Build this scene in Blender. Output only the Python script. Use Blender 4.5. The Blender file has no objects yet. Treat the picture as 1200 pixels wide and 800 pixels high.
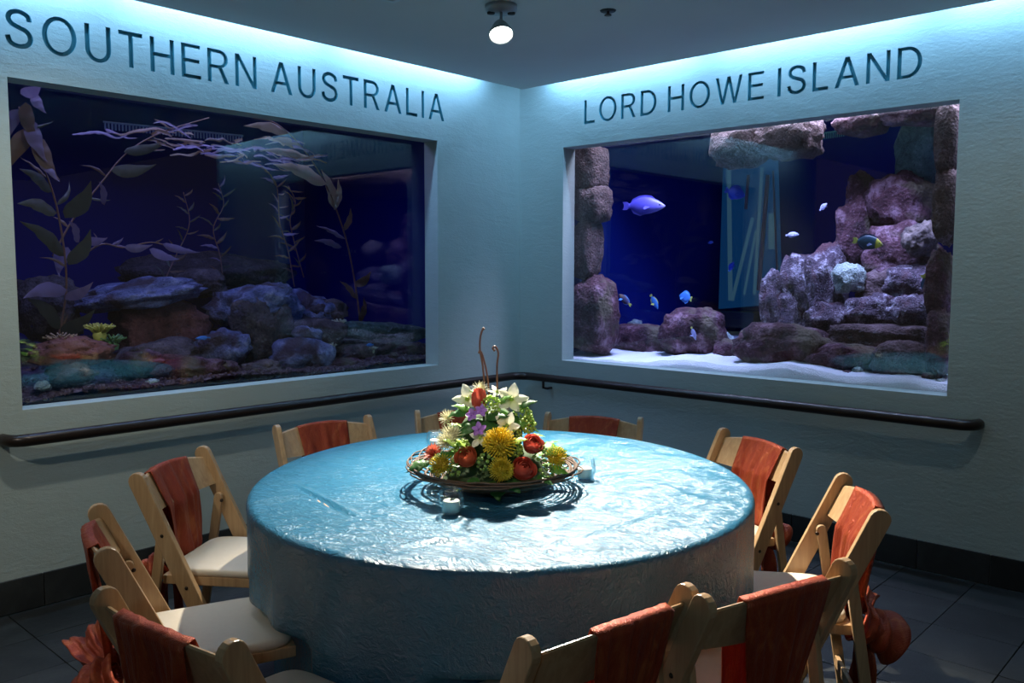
import bpy, bmesh, math, random
from math import sin, cos, pi, radians, sqrt, atan2, exp, hypot
from mathutils import Vector, Matrix, Euler, noise
C = bpy.context.scene.collection
SC = bpy.context.scene

# ------------------------------------------------------------------ camera
cam = bpy.data.cameras.new('camera')
cam.sensor_width = 36.0
cam.lens = 30.32
cam.clip_start = 0.05
cam.clip_end = 60
co = bpy.data.objects.new('camera', cam)
C.objects.link(co)
YAW, PITCH, ROLL = 0.7457, -0.0834, 0.0014
fwd = Vector((cos(PITCH) * cos(YAW), cos(PITCH) * sin(YAW), sin(PITCH)))
rgt = Vector((sin(YAW), -cos(YAW), 0))
upv = rgt.cross(fwd)
R_ = rgt * cos(ROLL) + upv * sin(ROLL)
U_ = upv * cos(ROLL) - rgt * sin(ROLL)
m = Matrix((R_, U_, -fwd)).transposed().to_4x4()
m.translation = (-4.3517, -3.9511, 1.45)
co.matrix_world = m
SC.camera = co

# ------------------------------------------------------------------ world, exposure, lamps of the room
SC.view_settings.view_transform = 'Standard'
SC.view_settings.look = 'None'
SC.view_settings.gamma = 1.0
SC.view_settings.exposure = 0.0
SC.cycles.use_denoising = True
SC.cycles.max_bounces = 8
SC.cycles.transparent_max_bounces = 24
SC.cycles.sample_clamp_indirect = 4.0
SC.cycles.caustics_reflective = False
SC.cycles.caustics_refractive = False
W = bpy.data.worlds.new('hall')
W.use_nodes = True
W.node_tree.nodes['Background'].inputs[0].default_value = (1.0, 0.92, 0.78, 1)
W.node_tree.nodes['Background'].inputs[1].default_value = 0.062
SC.world = W


def lamp(name, kind, loc, target, power, color, **kw):
    l = bpy.data.lights.new(name, kind)
    l.energy = power
    l.color = color
    for k, v in kw.items():
        setattr(l, k, v)
    o = bpy.data.objects.new(name, l)
    o.location = loc
    d = Vector(target) - Vector(loc)
    o.rotation_euler = d.to_track_quat('-Z', 'Y').to_euler()
    C.objects.link(o)
    return o


CYAN = (0.28, 0.58, 1.0)
# two rows of blue-white tubes hidden in the slot between the dropped ceiling and the walls
for i in range(3):
    xx = -0.95 - i * 1.18
    o = lamp('slot_lamp_left', 'AREA', (xx, -0.10, 2.72), (xx, -0.07, 0), 8.5, CYAN, shape='RECTANGLE', size=1.1, size_y=0.05)
    o.rotation_euler = (radians(33), 0, 0)
    o = lamp('slot_lamp_right', 'AREA', (-0.10, xx + 0.12, 2.72), (0, xx, 0), 8.5, CYAN, shape='RECTANGLE', size=0.05, size_y=1.1)
    o.rotation_euler = (0, radians(-33), 0)
# the pendant spotlight over the table, then an added front fill
LAMP = Vector((-1.64, -1.38, 2.45))
lamp('table_spot', 'SPOT', LAMP + Vector((-.03, -.03, -.07)), (-2.22, -2.22, 0.76), 700, (1.0, 0.93, 0.80), spot_size=radians(72), spot_blend=0.85, shadow_soft_size=0.022)
lamp('front_fill', 'SPOT', (-3.95, -3.45, 2.57), (-2.42, -2.1, 0.98), 140, (1.0, 0.92, 0.78), spot_size=radians(19), spot_blend=1.0, shadow_soft_size=0.05)  # added fill to brighten the front of the flowers, not a fitting of the room
# other ceiling lamps of the hall, behind and beside the camera; the last is an added blue fill
lamp('hall_lamp', 'SPOT', (-4.75, -1.7, 2.57), (-3.35, -0.2, 0.40), 85, (1.0, 0.93, 0.80), spot_size=radians(85), spot_blend=0.9, shadow_soft_size=0.06)
lamp('hall_lamp', 'SPOT', (-3.0, -5.2, 2.9), (-0.5, -2.7, 0.5), 7, (1.0, 0.88, 0.70), spot_size=radians(80), spot_blend=0.8, shadow_soft_size=0.10)
lamp('wall_downlight', 'SPOT', (-2.95, -1.05, 2.57), (-3.0, -0.05, 0.60), 40, (1.0, 0.95, 0.83), spot_size=radians(115), spot_blend=0.9, shadow_soft_size=0.035)
lamp('wall_downlight', 'SPOT', (-1.00, -3.05, 2.57), (-0.05, -2.85, 0.50), 13, (1.0, 0.95, 0.83), spot_size=radians(115), spot_blend=0.9, shadow_soft_size=0.035)
lamp('blue_skirt_fill', 'SPOT', (-5.9, -4.9, 2.7), (-2.7, -2.4, 0.4), 230, (0.34, 0.68, 1.0), spot_size=radians(60), spot_blend=0.9, shadow_soft_size=0.25)  # added blue fill for the cloth skirt, standing for glow of unseen tanks
# lamps over the two tanks
o = lamp('tank_lamp_left', 'AREA', (-2.2, 0.55, 2.62), (-2.2, 0.55, 0), 13, (0.42, 0.46, 1.0), shape='RECTANGLE', size=2.2, size_y=0.35)
o.data.spread = radians(155)
o.rotation_euler = (0, 0, 0)
o = lamp('tank_lamp_right', 'AREA', (0.34, -1.75, 2.62), (0.34, -1.75, 0), 84, (0.68, 0.70, 1.0), shape='RECTANGLE', size=0.30, size_y=2.3)
o.data.spread = radians(105)
o.rotation_euler = (0, 0, 0)


# ------------------------------------------------------------------ node helpers
class NT:
    def __init__(s, name):
        s.m = bpy.data.materials.new(name)
        s.m.use_nodes = True
        s.t = s.m.node_tree
        s.t.nodes.clear()
        s.out = s.t.nodes.new('ShaderNodeOutputMaterial')

    def n(s, typ, ins=None, **kw):
        nd = s.t.nodes.new('ShaderNode' + typ)
        for k, v in kw.items():
            setattr(nd, k, v)
        for k, v in (ins or {}).items():
            sock = nd.inputs[k]
            if isinstance(v, bpy.types.NodeSocket):
                s.t.links.new(v, sock)
            else:
                sock.default_value = v
        return nd

    def ramp(s, fac, stops, interp='LINEAR'):
        r = s.n('ValToRGB', {0: fac})
        r.color_ramp.interpolation = interp
        e = r.color_ramp.elements
        while len(e) < len(stops):
            e.new(0.5)
        for q, (p, c) in zip(e, stops):
            q.position = p
            q.color = (*c, 1) if len(c) == 3 else c
        return r.outputs[0]

    def noise(s, vec, scale, detail=4, rough=0.55, dist=0.0):
        return s.n('TexNoise', {'Vector': vec, 'Scale': scale, 'Detail': detail, 'Roughness': rough, 'Distortion': dist})

    def obj(s):
        return s.n('TexCoord').outputs['Object']

    def gen(s):
        return s.n('TexCoord').outputs['Generated']

    def map(s, vec, scale=(1, 1, 1), rot=(0, 0, 0), loc=(0, 0, 0)):
        return s.n('Mapping', {'Vector': vec, 'Scale': scale, 'Rotation': rot, 'Location': loc}).outputs[0]

    def mix(s, fac, a, b, mode='MIX'):
        nd = s.t.nodes.new('ShaderNodeMix')
        nd.data_type = 'RGBA'
        nd.blend_type = mode
        for sock, v in ((nd.inputs[0], fac), (nd.inputs[6], a), (nd.inputs[7], b)):
            if isinstance(v, bpy.types.NodeSocket):
                s.t.links.new(v, sock)
            else:
                sock.default_value = (*v, 1) if isinstance(v, tuple) and len(v) == 3 else v
        return nd.outputs[2]

    def math(s, op, a, b=0.0, clamp=False):
        nd = s.n('Math', {0: a, 1: b}, operation=op)
        nd.use_clamp = clamp
        return nd.outputs[0]

    def bump(s, h, strength=0.3, dist=0.01, normal=None):
        ins = {'Height': h, 'Strength': strength, 'Distance': dist}
        if normal is not None:
            ins['Normal'] = normal
        return s.n('Bump', ins).outputs[0]

    def rand(s):
        return s.n('ObjectInfo').outputs['Random']

    def princ(s, col, rough=0.5, **kw):
        ins = {'Base Color': (*col, 1) if isinstance(col, tuple) and len(col) == 3 else col, 'Roughness': rough}
        for k, v in kw.items():
            ins[k.replace('_', ' ')] = v
        p = s.n('BsdfPrincipled', ins)
        s.t.links.new(p.outputs[0], s.out.inputs[0])
        return p


def plain(name, col, rough=0.5, var=0.12, scale=30.0, bump=0.0, spec=None, **kw):
    """plain procedural material: colour mottled by a noise"""
    t = NT(name)
    nz = t.noise(t.obj(), scale)
    c = t.mix(nz.outputs[0], tuple(max(0, v * (1 - var)) for v in col), tuple(min(1, v * (1 + var)) for v in col))
    if bump:
        kw['Normal'] = t.bump(nz.outputs[0], bump, 0.004)
    if spec is not None:
        kw['Specular_IOR_Level'] = spec
    t.princ(c, rough, **kw)
    return t.m


def mat_wall():
    t = NT('wall_plaster')
    o = t.obj()
    a = t.noise(o, 3.0, 5, 0.6)
    b = t.noise(t.map(o, (1, 1, 2.2)), 38, 6, 0.65, 0.6)
    v = t.n('TexVoronoi', {'Vector': o, 'Scale': 9.0, 'Randomness': 1.0})
    st = t.noise(t.map(o, (1, 1, 3.5)), 4.5, 5, 0.6, 1.5)
    c = t.mix(t.math('ADD', t.math('MULTIPLY', a.outputs[0], 0.5), t.math('MULTIPLY', st.outputs[0], 0.5)), (0.39, 0.465, 0.425), (0.49, 0.555, 0.515))
    h = t.math('ADD', t.math('MULTIPLY', b.outputs[0], 0.7), t.math('MULTIPLY', v.outputs[0], 0.5))
    t.princ(c, 0.75, Normal=t.bump(t.math('ADD', h, t.math('MULTIPLY', st.outputs[0], 0.9)), 0.32, 0.007))
    return t.m


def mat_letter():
    t = NT('letter_recess_shaded_teal')
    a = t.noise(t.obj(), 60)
    t.princ(t.mix(a.outputs[0], (0.07, 0.27, 0.31), (0.09, 0.32, 0.36)), 0.5)  # teal darker than the wall: shade inside the recess is put into the colour
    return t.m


def mat_ceiling():
    t = NT('ceiling_paint')
    a = t.noise(t.obj(), 2.5, 4)
    b = t.noise(t.obj(), 160, 3)
    t.princ(t.mix(a.outputs[0], (0.58, 0.58, 0.57), (0.66, 0.66, 0.64)), 0.7, Normal=t.bump(b.outputs[0], 0.08, 0.003))
    return t.m


def mat_slate():
    t = NT('slate')
    o = t.obj()
    r = t.rand()
    off = t.n('CombineXYZ', {0: t.math('MULTIPLY', r, 37.0), 1: t.math('MULTIPLY', r, 91.0), 2: t.math('MULTIPLY', r, 13.0)}).outputs[0]
    ov = t.n('VectorMath', {0: o, 1: off}, operation='ADD').outputs[0]
    a = t.noise(ov, 5.0, 7, 0.6, 0.8)
    b = t.noise(t.map(ov, (1, 2.5, 1)), 18.0, 8, 0.65, 0.5)
    c = t.ramp(a.outputs[0], [(0.25, (0.012, 0.013, 0.0125)), (0.5, (0.022, 0.0235, 0.0225)), (0.75, (0.040, 0.042, 0.038))])
    k = t.math('ADD', t.math('MULTIPLY', r, 0.7), 0.65)
    c = t.mix(1.0, c, t.n('CombineColor', {0: k, 1: k, 2: k}).outputs[0], 'MULTIPLY')
    h = t.math('ADD', a.outputs[0], t.math('MULTIPLY', b.outputs[0], 0.6))
    t.princ(c, 0.48, Normal=t.bump(h, 0.5, 0.006))
    return t.m


def mat_wood():
    t = NT('pale_wood')
    r = t.rand()
    o = t.n('VectorMath', {0: t.obj(), 1: t.n('CombineXYZ', {0: t.math('MULTIPLY', r, 9.0), 2: t.math('MULTIPLY', r, 31.0)}).outputs[0]}, operation='ADD').outputs[0]
    a = t.noise(t.map(o, (26, 26, 2.0), (0.44, 0, 0)), 2.0, 6, 0.6, 0.7)
    b = t.noise(t.map(o, (90, 90, 5), (0.44, 0, 0)), 3.0, 3)
    c = t.ramp(a.outputs[0], [(0.3, (0.47, 0.285, 0.135)), (0.55, (0.60, 0.385, 0.195)), (0.75, (0.68, 0.46, 0.25))])
    c = t.mix(t.math('MULTIPLY', b.outputs[0], 0.35), c, (0.36, 0.20, 0.09))
    t.princ(c, 0.36, Normal=t.bump(b.outputs[0], 0.06, 0.002), Coat_Weight=0.25, Coat_Roughness=0.25)
    return t.m


def mat_sash():
    t = NT('orange_satin')
    o = t.obj()
    a = t.noise(t.map(o, (1, 1, 0.35)), 26, 5, 0.6, 1.2)
    b = t.n('TexWave', {'Vector': t.map(o, (1, 1, 1)), 'Scale': 60.0, 'Distortion': 9.0, 'Detail': 3.0, 'Detail Scale': 1.5})
    w = t.noise(t.map(o, (400, 400, 60)), 2.0, 2)
    c = t.ramp(a.outputs[0], [(0.3, (0.34, 0.034, 0.013)), (0.55, (0.46, 0.072, 0.023)), (0.75, (0.66, 0.18, 0.055))])
    h = t.math('ADD', t.math('MULTIPLY', a.outputs[0], 0.8), t.math('MULTIPLY', b.outputs[0], 0.15))
    h = t.math('ADD', h, t.math('MULTIPLY', w.outputs[0], 0.06))
    p = t.princ(c, 0.42, Normal=t.bump(h, 0.55, 0.008), Sheen_Weight=0.08, Sheen_Roughness=0.35, Metallic=0.35)
    tr = t.n('BsdfTranslucent', {0: (0.75, 0.06, 0.02, 1)})
    mx = t.n('MixShader', {0: 0.14, 1: p.outputs[0], 2: tr.outputs[0]})
    t.t.links.new(mx.outputs[0], t.out.inputs[0])
    return t.m


def mat_cloth():
    t = NT('teal_crinkle_satin')
    o = t.obj()
    w = t.noise(o, 5.0, 3)
    ow = t.n('VectorMath', {0: o, 1: t.n('VectorMath', {0: w.outputs[1], 1: (0.10, 0.10, 0.10)}, operation='MULTIPLY').outputs[0]}, operation='ADD').outputs[0]
    cv = t.map(ow, (1.6, 0.5, 1.0), (0, 0, radians(CRINKLE)))
    a = t.noise(cv, 33, 4, 0.55, 0.9)
    ra = t.math('ABSOLUTE', t.math('SUBTRACT', a.outputs[0], 0.5))
    b = t.noise(t.map(ow, (1.5, 0.65, 1.0), (0, 0, radians(CRINKLE - 25))), 70, 4, 0.6, 0.6)
    rb = t.math('ABSOLUTE', t.math('SUBTRACT', b.outputs[0], 0.5))
    f = t.noise(t.map(ow, (1.3, 0.6, 1), (0, 0, radians(CRINKLE))), 10, 2, 0.5, 0.6)
    h = t.math('ADD', t.math('MULTIPLY', ra, 1.5), t.math('MULTIPLY', rb, 0.9))
    h = t.math('ADD', h, t.math('MULTIPLY', f.outputs[0], 1.1))
    big = t.noise(o, 2.2, 3)
    c = t.mix(big.outputs[0], (0.022, 0.155, 0.270), (0.038, 0.198, 0.330))
    t.princ(c, 0.27, Metallic=0.05, IOR=1.62, Normal=t.bump(h, 0.62, 0.012), Specular_IOR_Level=0.66)
    return t.m


CRINKLE = 10


def mat_rock(name, c0, c1, c2, scale=9.0, seed=0.0, patch=None):
    t = NT(name)
    o = t.map(t.obj(), loc=(seed, seed * 2, seed * 3))
    a = t.noise(o, scale, 8, 0.68, 0.4)
    p = t.n('TexVoronoi', {'Vector': o, 'Scale': scale * 5.5})
    f = t.noise(o, scale * 7, 4, 0.7)
    c = t.ramp(a.outputs[0], [(0.33, c0), (0.52, c1), (0.70, c2)])
    c = t.mix(t.ramp(f.outputs[0], [(0.58, (0, 0, 0)), (0.80, (1, 1, 1))]), c, c2)
    c = t.mix(t.ramp(p.outputs[0], [(0.08, (1, 1, 1)), (0.22, (0, 0, 0))]), c, tuple(v * 0.3 for v in c0))
    if patch:
        g = t.noise(o, scale * .42, 3, 0.5, 0.6)
        c = t.mix(t.ramp(g.outputs[0], [(0.50, (0, 0, 0)), (0.62, (1, 1, 1))]), c, t.mix(a.outputs[0], tuple(v * .4 for v in patch), patch))
    h = t.math('ADD', t.math('ADD', a.outputs[0], t.math('MULTIPLY', p.outputs[0], 0.5)), t.math('MULTIPLY', f.outputs[0], 0.5))
    t.princ(c, 0.85, Normal=t.bump(h, 0.9, 0.02))
    return t.m


def mat_glass_pane():
    """clear pane: straight transmission plus a facing-dependent mirror (Schlick)"""
    t = NT('aquarium_pane')
    lw = t.n('LayerWeight', {0: 0.5})
    s5 = t.math('POWER', lw.outputs['Facing'], 5.0)
    f = t.math('ADD', t.math('MULTIPLY', s5, 0.90), 0.034)
    tr = t.n('BsdfTransparent', {0: (0.95, 0.98, 1.0, 1)})
    gl = t.n('BsdfGlossy', {0: (1, 1, 1, 1), 'Roughness': 0.0})
    mx = t.n('MixShader', {0: f, 1: tr.outputs[0], 2: gl.outputs[0]})
    t.t.links.new(mx.outputs[0], t.out.inputs[0])
    return t.m


def mat_clear():
    """thin clear glass of the candle cups"""
    t = NT('clear_glass')
    lw = t.n('LayerWeight', {0: 0.5})
    s5 = t.math('POWER', lw.outputs['Facing'], 3.0)
    f = t.math('ADD', t.math('MULTIPLY', s5, 0.8), 0.05)
    tr = t.n('BsdfTransparent', {0: t.ramp(lw.outputs['Facing'], [(0.2, (0.95, 0.97, 0.97)), (0.75, (0.88, 0.92, 0.93)), (1.0, (0.60, 0.68, 0.70))])})
    gl = t.n('BsdfGlossy', {0: (1, 1, 1, 1), 'Roughness': 0.03})
    mx = t.n('MixShader', {0: f, 1: tr.outputs[0], 2: gl.outputs[0]})
    t.t.links.new(mx.outputs[0], t.out.inputs[0])
    return t.m


def mat_water(name, col, dens):
    t = NT(name)
    v = t.n('VolumeAbsorption', {'Color': (*col, 1), 'Density': dens})
    t.t.links.new(v.outputs[0], t.out.inputs['Volume'])
    return t.m


def mat_emit(name, col, k):
    t = NT(name)
    e = t.n('Emission', {0: (*col, 1), 1: k})
    t.t.links.new(e.outputs[0], t.out.inputs[0])
    return t.m


def mat_leafy(name, c0, c1, trans=0.3, scale=20, rough=0.45):
    t = NT(name)
    a = t.noise(t.obj(), scale, 4)
    r = t.rand()
    c = t.mix(a.outputs[0], c0, c1)
    c = t.n('HueSaturation', {'Value': t.math('ADD', t.math('MULTIPLY', r, 0.5), 0.75), 'Color': c}).outputs[0]
    p = t.princ(c, rough)
    if trans:
        tl = t.n('BsdfTranslucent', {0: c})
        mx = t.n('MixShader', {0: trans, 1: p.outputs[0], 2: tl.outputs[0]})
        t.t.links.new(mx.outputs[0], t.out.inputs[0])
    return t.m


def mat_axis(name, stops, axis=0, rough=0.4, trans=0.0, scale=40, amt=0.06):
    """colour running along one axis of the object's own bounding box (markings of fish, throats of petals)"""
    t = NT(name)
    sp = t.n('SeparateXYZ', {0: t.gen()})
    nz = t.noise(t.obj(), scale, 3)
    f = t.math('ADD', sp.outputs[axis], t.math('MULTIPLY', t.math('SUBTRACT', nz.outputs[0], 0.5), amt * 2))
    c = t.ramp(f, stops)
    p = t.princ(c, rough)
    if trans:
        tl = t.n('BsdfTranslucent', {0: c})
        mx = t.n('MixShader', {0: trans, 1: p.outputs[0], 2: tl.outputs[0]})
        t.t.links.new(mx.outputs[0], t.out.inputs[0])
    return t.m


# ------------------------------------------------------------------ mesh helpers
def mesh_obj(name, verts, faces, mat, parent=None, smooth=False, loc=None, rot=None):
    me = bpy.data.meshes.new(name)
    me.from_pydata([tuple(v) for v in verts], [], faces)
    me.materials.append(mat)
    if smooth:
        me.polygons.foreach_set('use_smooth', [True] * len(me.polygons))
    me.update()
    return link(name, me, parent, loc, rot)


def link(name, me, parent=None, loc=None, rot=None):
    o = bpy.data.objects.new(name, me)
    C.objects.link(o)
    if parent:
        o.parent = parent
    if loc is not None:
        o.location = loc
    if rot is not None:
        o.rotation_euler = rot
    return o


def bm_obj(name, bm, mat, parent=None, smooth=False, loc=None, rot=None):
    me = bpy.data.meshes.new(name)
    bmesh.ops.recalc_face_normals(bm, faces=bm.faces)
    bm.to_mesh(me)
    bm.free()
    me.materials.append(mat)
    if smooth:
        me.polygons.foreach_set('use_smooth', [True] * len(me.polygons))
    return link(name, me, parent, loc, rot)


def tag(o, label=None, cat=None, group=None, kind=None):
    if label:
        o['label'] = label
    if cat:
        o['category'] = cat
    if group:
        o['group'] = group
    if kind:
        o['kind'] = kind
    return o


def thing(name, label, cat, loc=(0, 0, 0), rz=0.0, group=None):
    o = bpy.data.objects.new(name, None)
    o.empty_display_size = 0.05
    C.objects.link(o)
    o.location = loc
    o.rotation_euler = (0, 0, rz)
    return tag(o, label, cat, group)


def bm_box(bm, c, s, mat=None, bevel=0.0):
    r = bmesh.ops.create_cube(bm, size=1.0)
    for v in r['verts']:
        v.co = Vector((v.co.x * s[0], v.co.y * s[1], v.co.z * s[2]))
    if bevel:
        es = list({e for v in r['verts'] for e in v.link_edges})
        q = bmesh.ops.bevel(bm, geom=es, offset=bevel, segments=2, affect='EDGES', profile=0.6)
        vs = list({v for f in q['faces'] for v in f.verts} | {v for v in r['verts'] if v.is_valid})
    else:
        vs = r['verts']
    if mat is not None:
        for v in vs:
            v.co = mat @ v.co
    for v in vs:
        v.co += Vector(c)
    return vs


def box_obj(name, c, s, mat, parent=None, bevel=0.0, m=None):
    bm = bmesh.new()
    bm_box(bm, c, s, m, bevel)
    return bm_obj(name, bm, mat, parent)


def frames_along(pts):
    pts = [Vector(p) for p in pts]
    T = []
    for i in range(len(pts)):
        a = pts[max(i - 1, 0)]
        b = pts[min(i + 1, len(pts) - 1)]
        d = b - a
        T.append(d.normalized() if d.length > 1e-9 else Vector((0, 0, 1)))
    ref = Vector((0, 0, 1)) if abs(T[0].z) < 0.9 else Vector((1, 0, 0))
    N = []
    n = (ref - T[0] * ref.dot(T[0])).normalized()
    for t in T:
        n = n - t * n.dot(t)
        n = n.normalized() if n.length > 1e-6 else t.orthogonal().normalized()
        N.append(n)
    return pts, T, N


def tube(pts, rad, sides=8, closed=False, cap=True):
    """verts, faces of a tube along pts; rad is a number or one per point"""
    pts, T, N = frames_along(pts)
    n = len(pts)
    if not hasattr(rad, '__len__'):
        rad = [rad] * n
    if closed:
        for i in range(n):
            T[i] = (pts[(i + 1) % n] - pts[i - 1]).normalized()
    V, F = [], []
    for p, t, nn, r in zip(pts, T, N, rad):
        b = t.cross(nn)
        for k in range(sides):
            a = 2 * pi * k / sides
            V.append(p + (nn * cos(a) + b * sin(a)) * r)
    for i in range(n if closed else n - 1):
        j = (i + 1) % n
        for k in range(sides):
            k2 = (k + 1) % sides
            F.append((i * sides + k, i * sides + k2, j * sides + k2, j * sides + k))
    if cap and not closed:
        F.append(tuple(range(sides))[::-1])
        F.append(tuple((n - 1) * sides + k for k in range(sides)))
    return V, F


def join(*vf):
    V, F = [], []
    for v, f in vf:
        o = len(V)
        V += [Vector(q) for q in v]
        F += [tuple(i + o for i in q) for q in f]
    return V, F


def lathe(prof, seg=24, center=(0, 0, 0)):
    V, F = [], []
    c = Vector(center)
    for r, z in prof:
        for k in range(seg):
            a = 2 * pi * k / seg
            V.append(c + Vector((r * cos(a), r * sin(a), z)))
    for i in range(len(prof) - 1):
        for k in range(seg):
            k2 = (k + 1) % seg
            F.append((i * seg + k, i * seg + k2, (i + 1) * seg + k2, (i + 1) * seg + k))
    return V, F


def smooth_path(pts, n):
    """Catmull-Rom through pts"""
    P = [Vector(p) for p in pts]
    P = [P[0] * 2 - P[1]] + P + [P[-1] * 2 - P[-2]]
    out = []
    m_ = len(P) - 3
    for i in range(n):
        u = i / (n - 1) * m_
        k = min(int(u), m_ - 1)
        t = u - k
        a, b, c, d = P[k], P[k + 1], P[k + 2], P[k + 3]
        out.append(0.5 * ((2 * b) + (c - a) * t + (2 * a - 5 * b + 4 * c - d) * t * t + (3 * b - a - 3 * c + d) * t ** 3))
    return out


def strip(pts, widths, side, curl=0.0, nw=4):
    """a leaf or petal: ribbon along pts, width across `side`, cupped by curl"""
    pts, T, N = frames_along(pts)
    V, F = [], []
    s = Vector(side)
    for p, t, w in zip(pts, T, widths):
        q = (s - t * s.dot(t))
        q = q.normalized() if q.length > 1e-6 else t.orthogonal().normalized()
        up = t.cross(q)
        for k in range(nw + 1):
            u = -1 + 2 * k / nw
            V.append(p + q * (u * w) + up * (curl * w * u * u))
    c = nw + 1
    for i in range(len(pts) - 1):
        for k in range(nw):
            F.append((i * c + k, i * c + k + 1, (i + 1) * c + k + 1, (i + 1) * c + k))
    return V, F


def thicken(o, t=0.002):
    md = o.modifiers.new('solidify', 'SOLIDIFY')
    md.thickness = t
    md.offset = 0
    return o


def fill2d(contours):
    """triangulate nested 2-D contours (even-odd)"""
    cu = bpy.data.curves.new('outline', 'CURVE')
    cu.dimensions = '2D'
    cu.fill_mode = 'BOTH'
    for c in contours:
        s = cu.splines.new('POLY')
        s.points.add(len(c) - 1)
        for p, (a, b) in zip(s.points, c):
            p.co = (a, b, 0, 1)
        s.use_cyclic_u = True
    o = bpy.data.objects.new('outline', cu)
    C.objects.link(o)
    dg = bpy.context.evaluated_depsgraph_get()
    me = bpy.data.meshes.new_from_object(o.evaluated_get(dg))
    V = [(v.co.x, v.co.y) for v in me.vertices]
    F = [tuple(p.vertices) for p in me.polygons]
    bpy.data.objects.remove(o)
    bpy.data.curves.remove(cu)
    bpy.data.meshes.remove(me)
    return V, F


# ------------------------------------------------------------------ materials
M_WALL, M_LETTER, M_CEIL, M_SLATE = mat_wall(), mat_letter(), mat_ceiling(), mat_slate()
M_GROUT = plain('dark_grout', (0.03, 0.033, 0.032), 0.9)
M_GROUT2 = plain('pale_grout', (0.085, 0.085, 0.078), 0.9)
M_BLACK = plain('matt_black', (0.012, 0.013, 0.015), 0.6)
M_RAIL = plain('dark_bronze_rail', (0.030, 0.020, 0.016), 0.32, 0.25, 12, Metallic=0.35)
M_WOOD, M_SASH, M_CLOTH = mat_wood(), mat_sash(), mat_cloth()
M_PAD = plain('ivory_vinyl', (0.78, 0.67, 0.51), 0.5, 0.05, 60, 0.1)
M_BOLT = plain('dark_bolt', (0.06, 0.045, 0.035), 0.35, Metallic=0.8)
M_PANE, M_CLEAR = mat_glass_pane(), mat_clear()
M_WAX = plain('white_wax', (0.85, 0.85, 0.80), 0.5, 0.03, Subsurface_Weight=0.8, Subsurface_Radius=(0.03, 0.03, 0.025))
M_STEEL = plain('grey_fixture_paint', (0.33, 0.36, 0.38), 0.4, Metallic=0.3)
M_WHITEPAINT = plain('white_vent_paint', (0.62, 0.66, 0.68), 0.5)

# ------------------------------------------------------------------ carved lettering: outlines in units of the cap height
S_ = 0.118


def arc(cx, cz, rx, rz, a0, a1, n=14):
    return [(cx + rx * cos(radians(a0 + (a1 - a0) * i / n)), cz + rz * sin(radians(a0 + (a1 - a0) * i / n))) for i in range(n + 1)]


def glyph_s():
    pts = [(.555, .72, 0), (.51, .865, 0), (.325, .945, 0), (.15, .885, 0), (.095, .745, 0), (.16, .615, 0), (.325, .535, 0), (.49, .455, 0), (.565, .285, 0), (.50, .125, 0), (.315, .055, 0), (.125, .125, 0), (.06, .305, 0)]
    P = smooth_path(pts, 44)
    L_, R2 = [], []
    for i, p in enumerate(P):
        d = (P[min(i + 1, 43)] - P[max(i - 1, 0)]).normalized()
        nn = Vector((-d.y, d.x, 0)) * (S_ / 2)
        L_.append(((p + nn).x, (p + nn).y))
        R2.append(((p - nn).x, (p - nn).y))
    return [L_ + R2[::-1]]


GLYPH = {
    'I': (S_, [[(0, 0), (S_, 0), (S_, 1), (0, 1)]]),
    'L': (.50, [[(0, 0), (.50, 0), (.50, S_), (S_, S_), (S_, 1), (0, 1)]]),
    'T': (.62, [[(.31 - S_ / 2, 0), (.31 + S_ / 2, 0), (.31 + S_ / 2, 1 - S_), (.62, 1 - S_), (.62, 1), (0, 1), (0, 1 - S_), (.31 - S_ / 2, 1 - S_)]]),
    'H': (.66, [[(0, 0), (S_, 0), (S_, .46), (.66 - S_, .46), (.66 - S_, 0), (.66, 0), (.66, 1), (.66 - S_, 1), (.66 - S_, .57), (S_, .57), (S_, 1), (0, 1)]]),
    'E': (.56, [[(0, 0), (.56, 0), (.56, .105), (S_, .105), (S_, .465), (.52, .465), (.52, .57), (S_, .57), (S_, .895), (.55, .895), (.55, 1), (0, 1)]]),
    'N': (.68, [[(0, 0), (.112, 0), (.112, .80), (.555, 0), (.68, 0), (.68, 1), (.568, 1), (.568, .20), (.125, 1), (0, 1)]]),
    'A': (.74, [[(0, 0), (.125, 0), (.215, .28), (.525, .28), (.615, 0), (.74, 0), (.435, 1), (.305, 1)], [(.245, .38), (.495, .38), (.37, .83)]]),
    'W': (.98, [[(.21, 0), (.33, 0), (.49, .76), (.65, 0), (.77, 0), (.98, 1), (.865, 1), (.71, .20), (.55, 1), (.43, 1), (.27, .20), (.115, 1), (0, 1)]]),
    'O': (.80, [arc(.40, .5, .40, .515, 0, 360, 40)[:-1], arc(.40, .5, .40 - S_, .515 - .105, 0, 360, 40)[:-1]]),
    'U': (.64, [[(0, 1), (0, .36)] + arc(.32, .345, .32, .36, 180, 360) + [(.64, .36), (.64, 1), (.64 - S_, 1), (.64 - S_, .36)] + arc(.32, .345, .32 - S_, .255, 360, 180) + [(S_, .36), (S_, 1)]]),
    'D': (.68, [[(0, 0), (.26, 0)] + arc(.28, .5, .40, .5, -90, 90) + [(.26, 1), (0, 1)], [(S_, .105), (.26, .105)] + arc(.28, .5, .40 - S_, .395, -90, 90) + [(.26, .895), (S_, .895)]]),
    'R': (.645, [[(0, 0), (S_, 0), (S_, .43), (.33, .43), (.51, 0), (.645, 0), (.435, .465)] + arc(.35, .725, .27, .275, -50, 90, 12) + [(0, 1)], [(S_, .53), (.33, .53)] + arc(.35, .715, .155, .18, -90, 90, 10) + [(S_, .895)]]),
    'S': (.625, glyph_s()),
}


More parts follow.
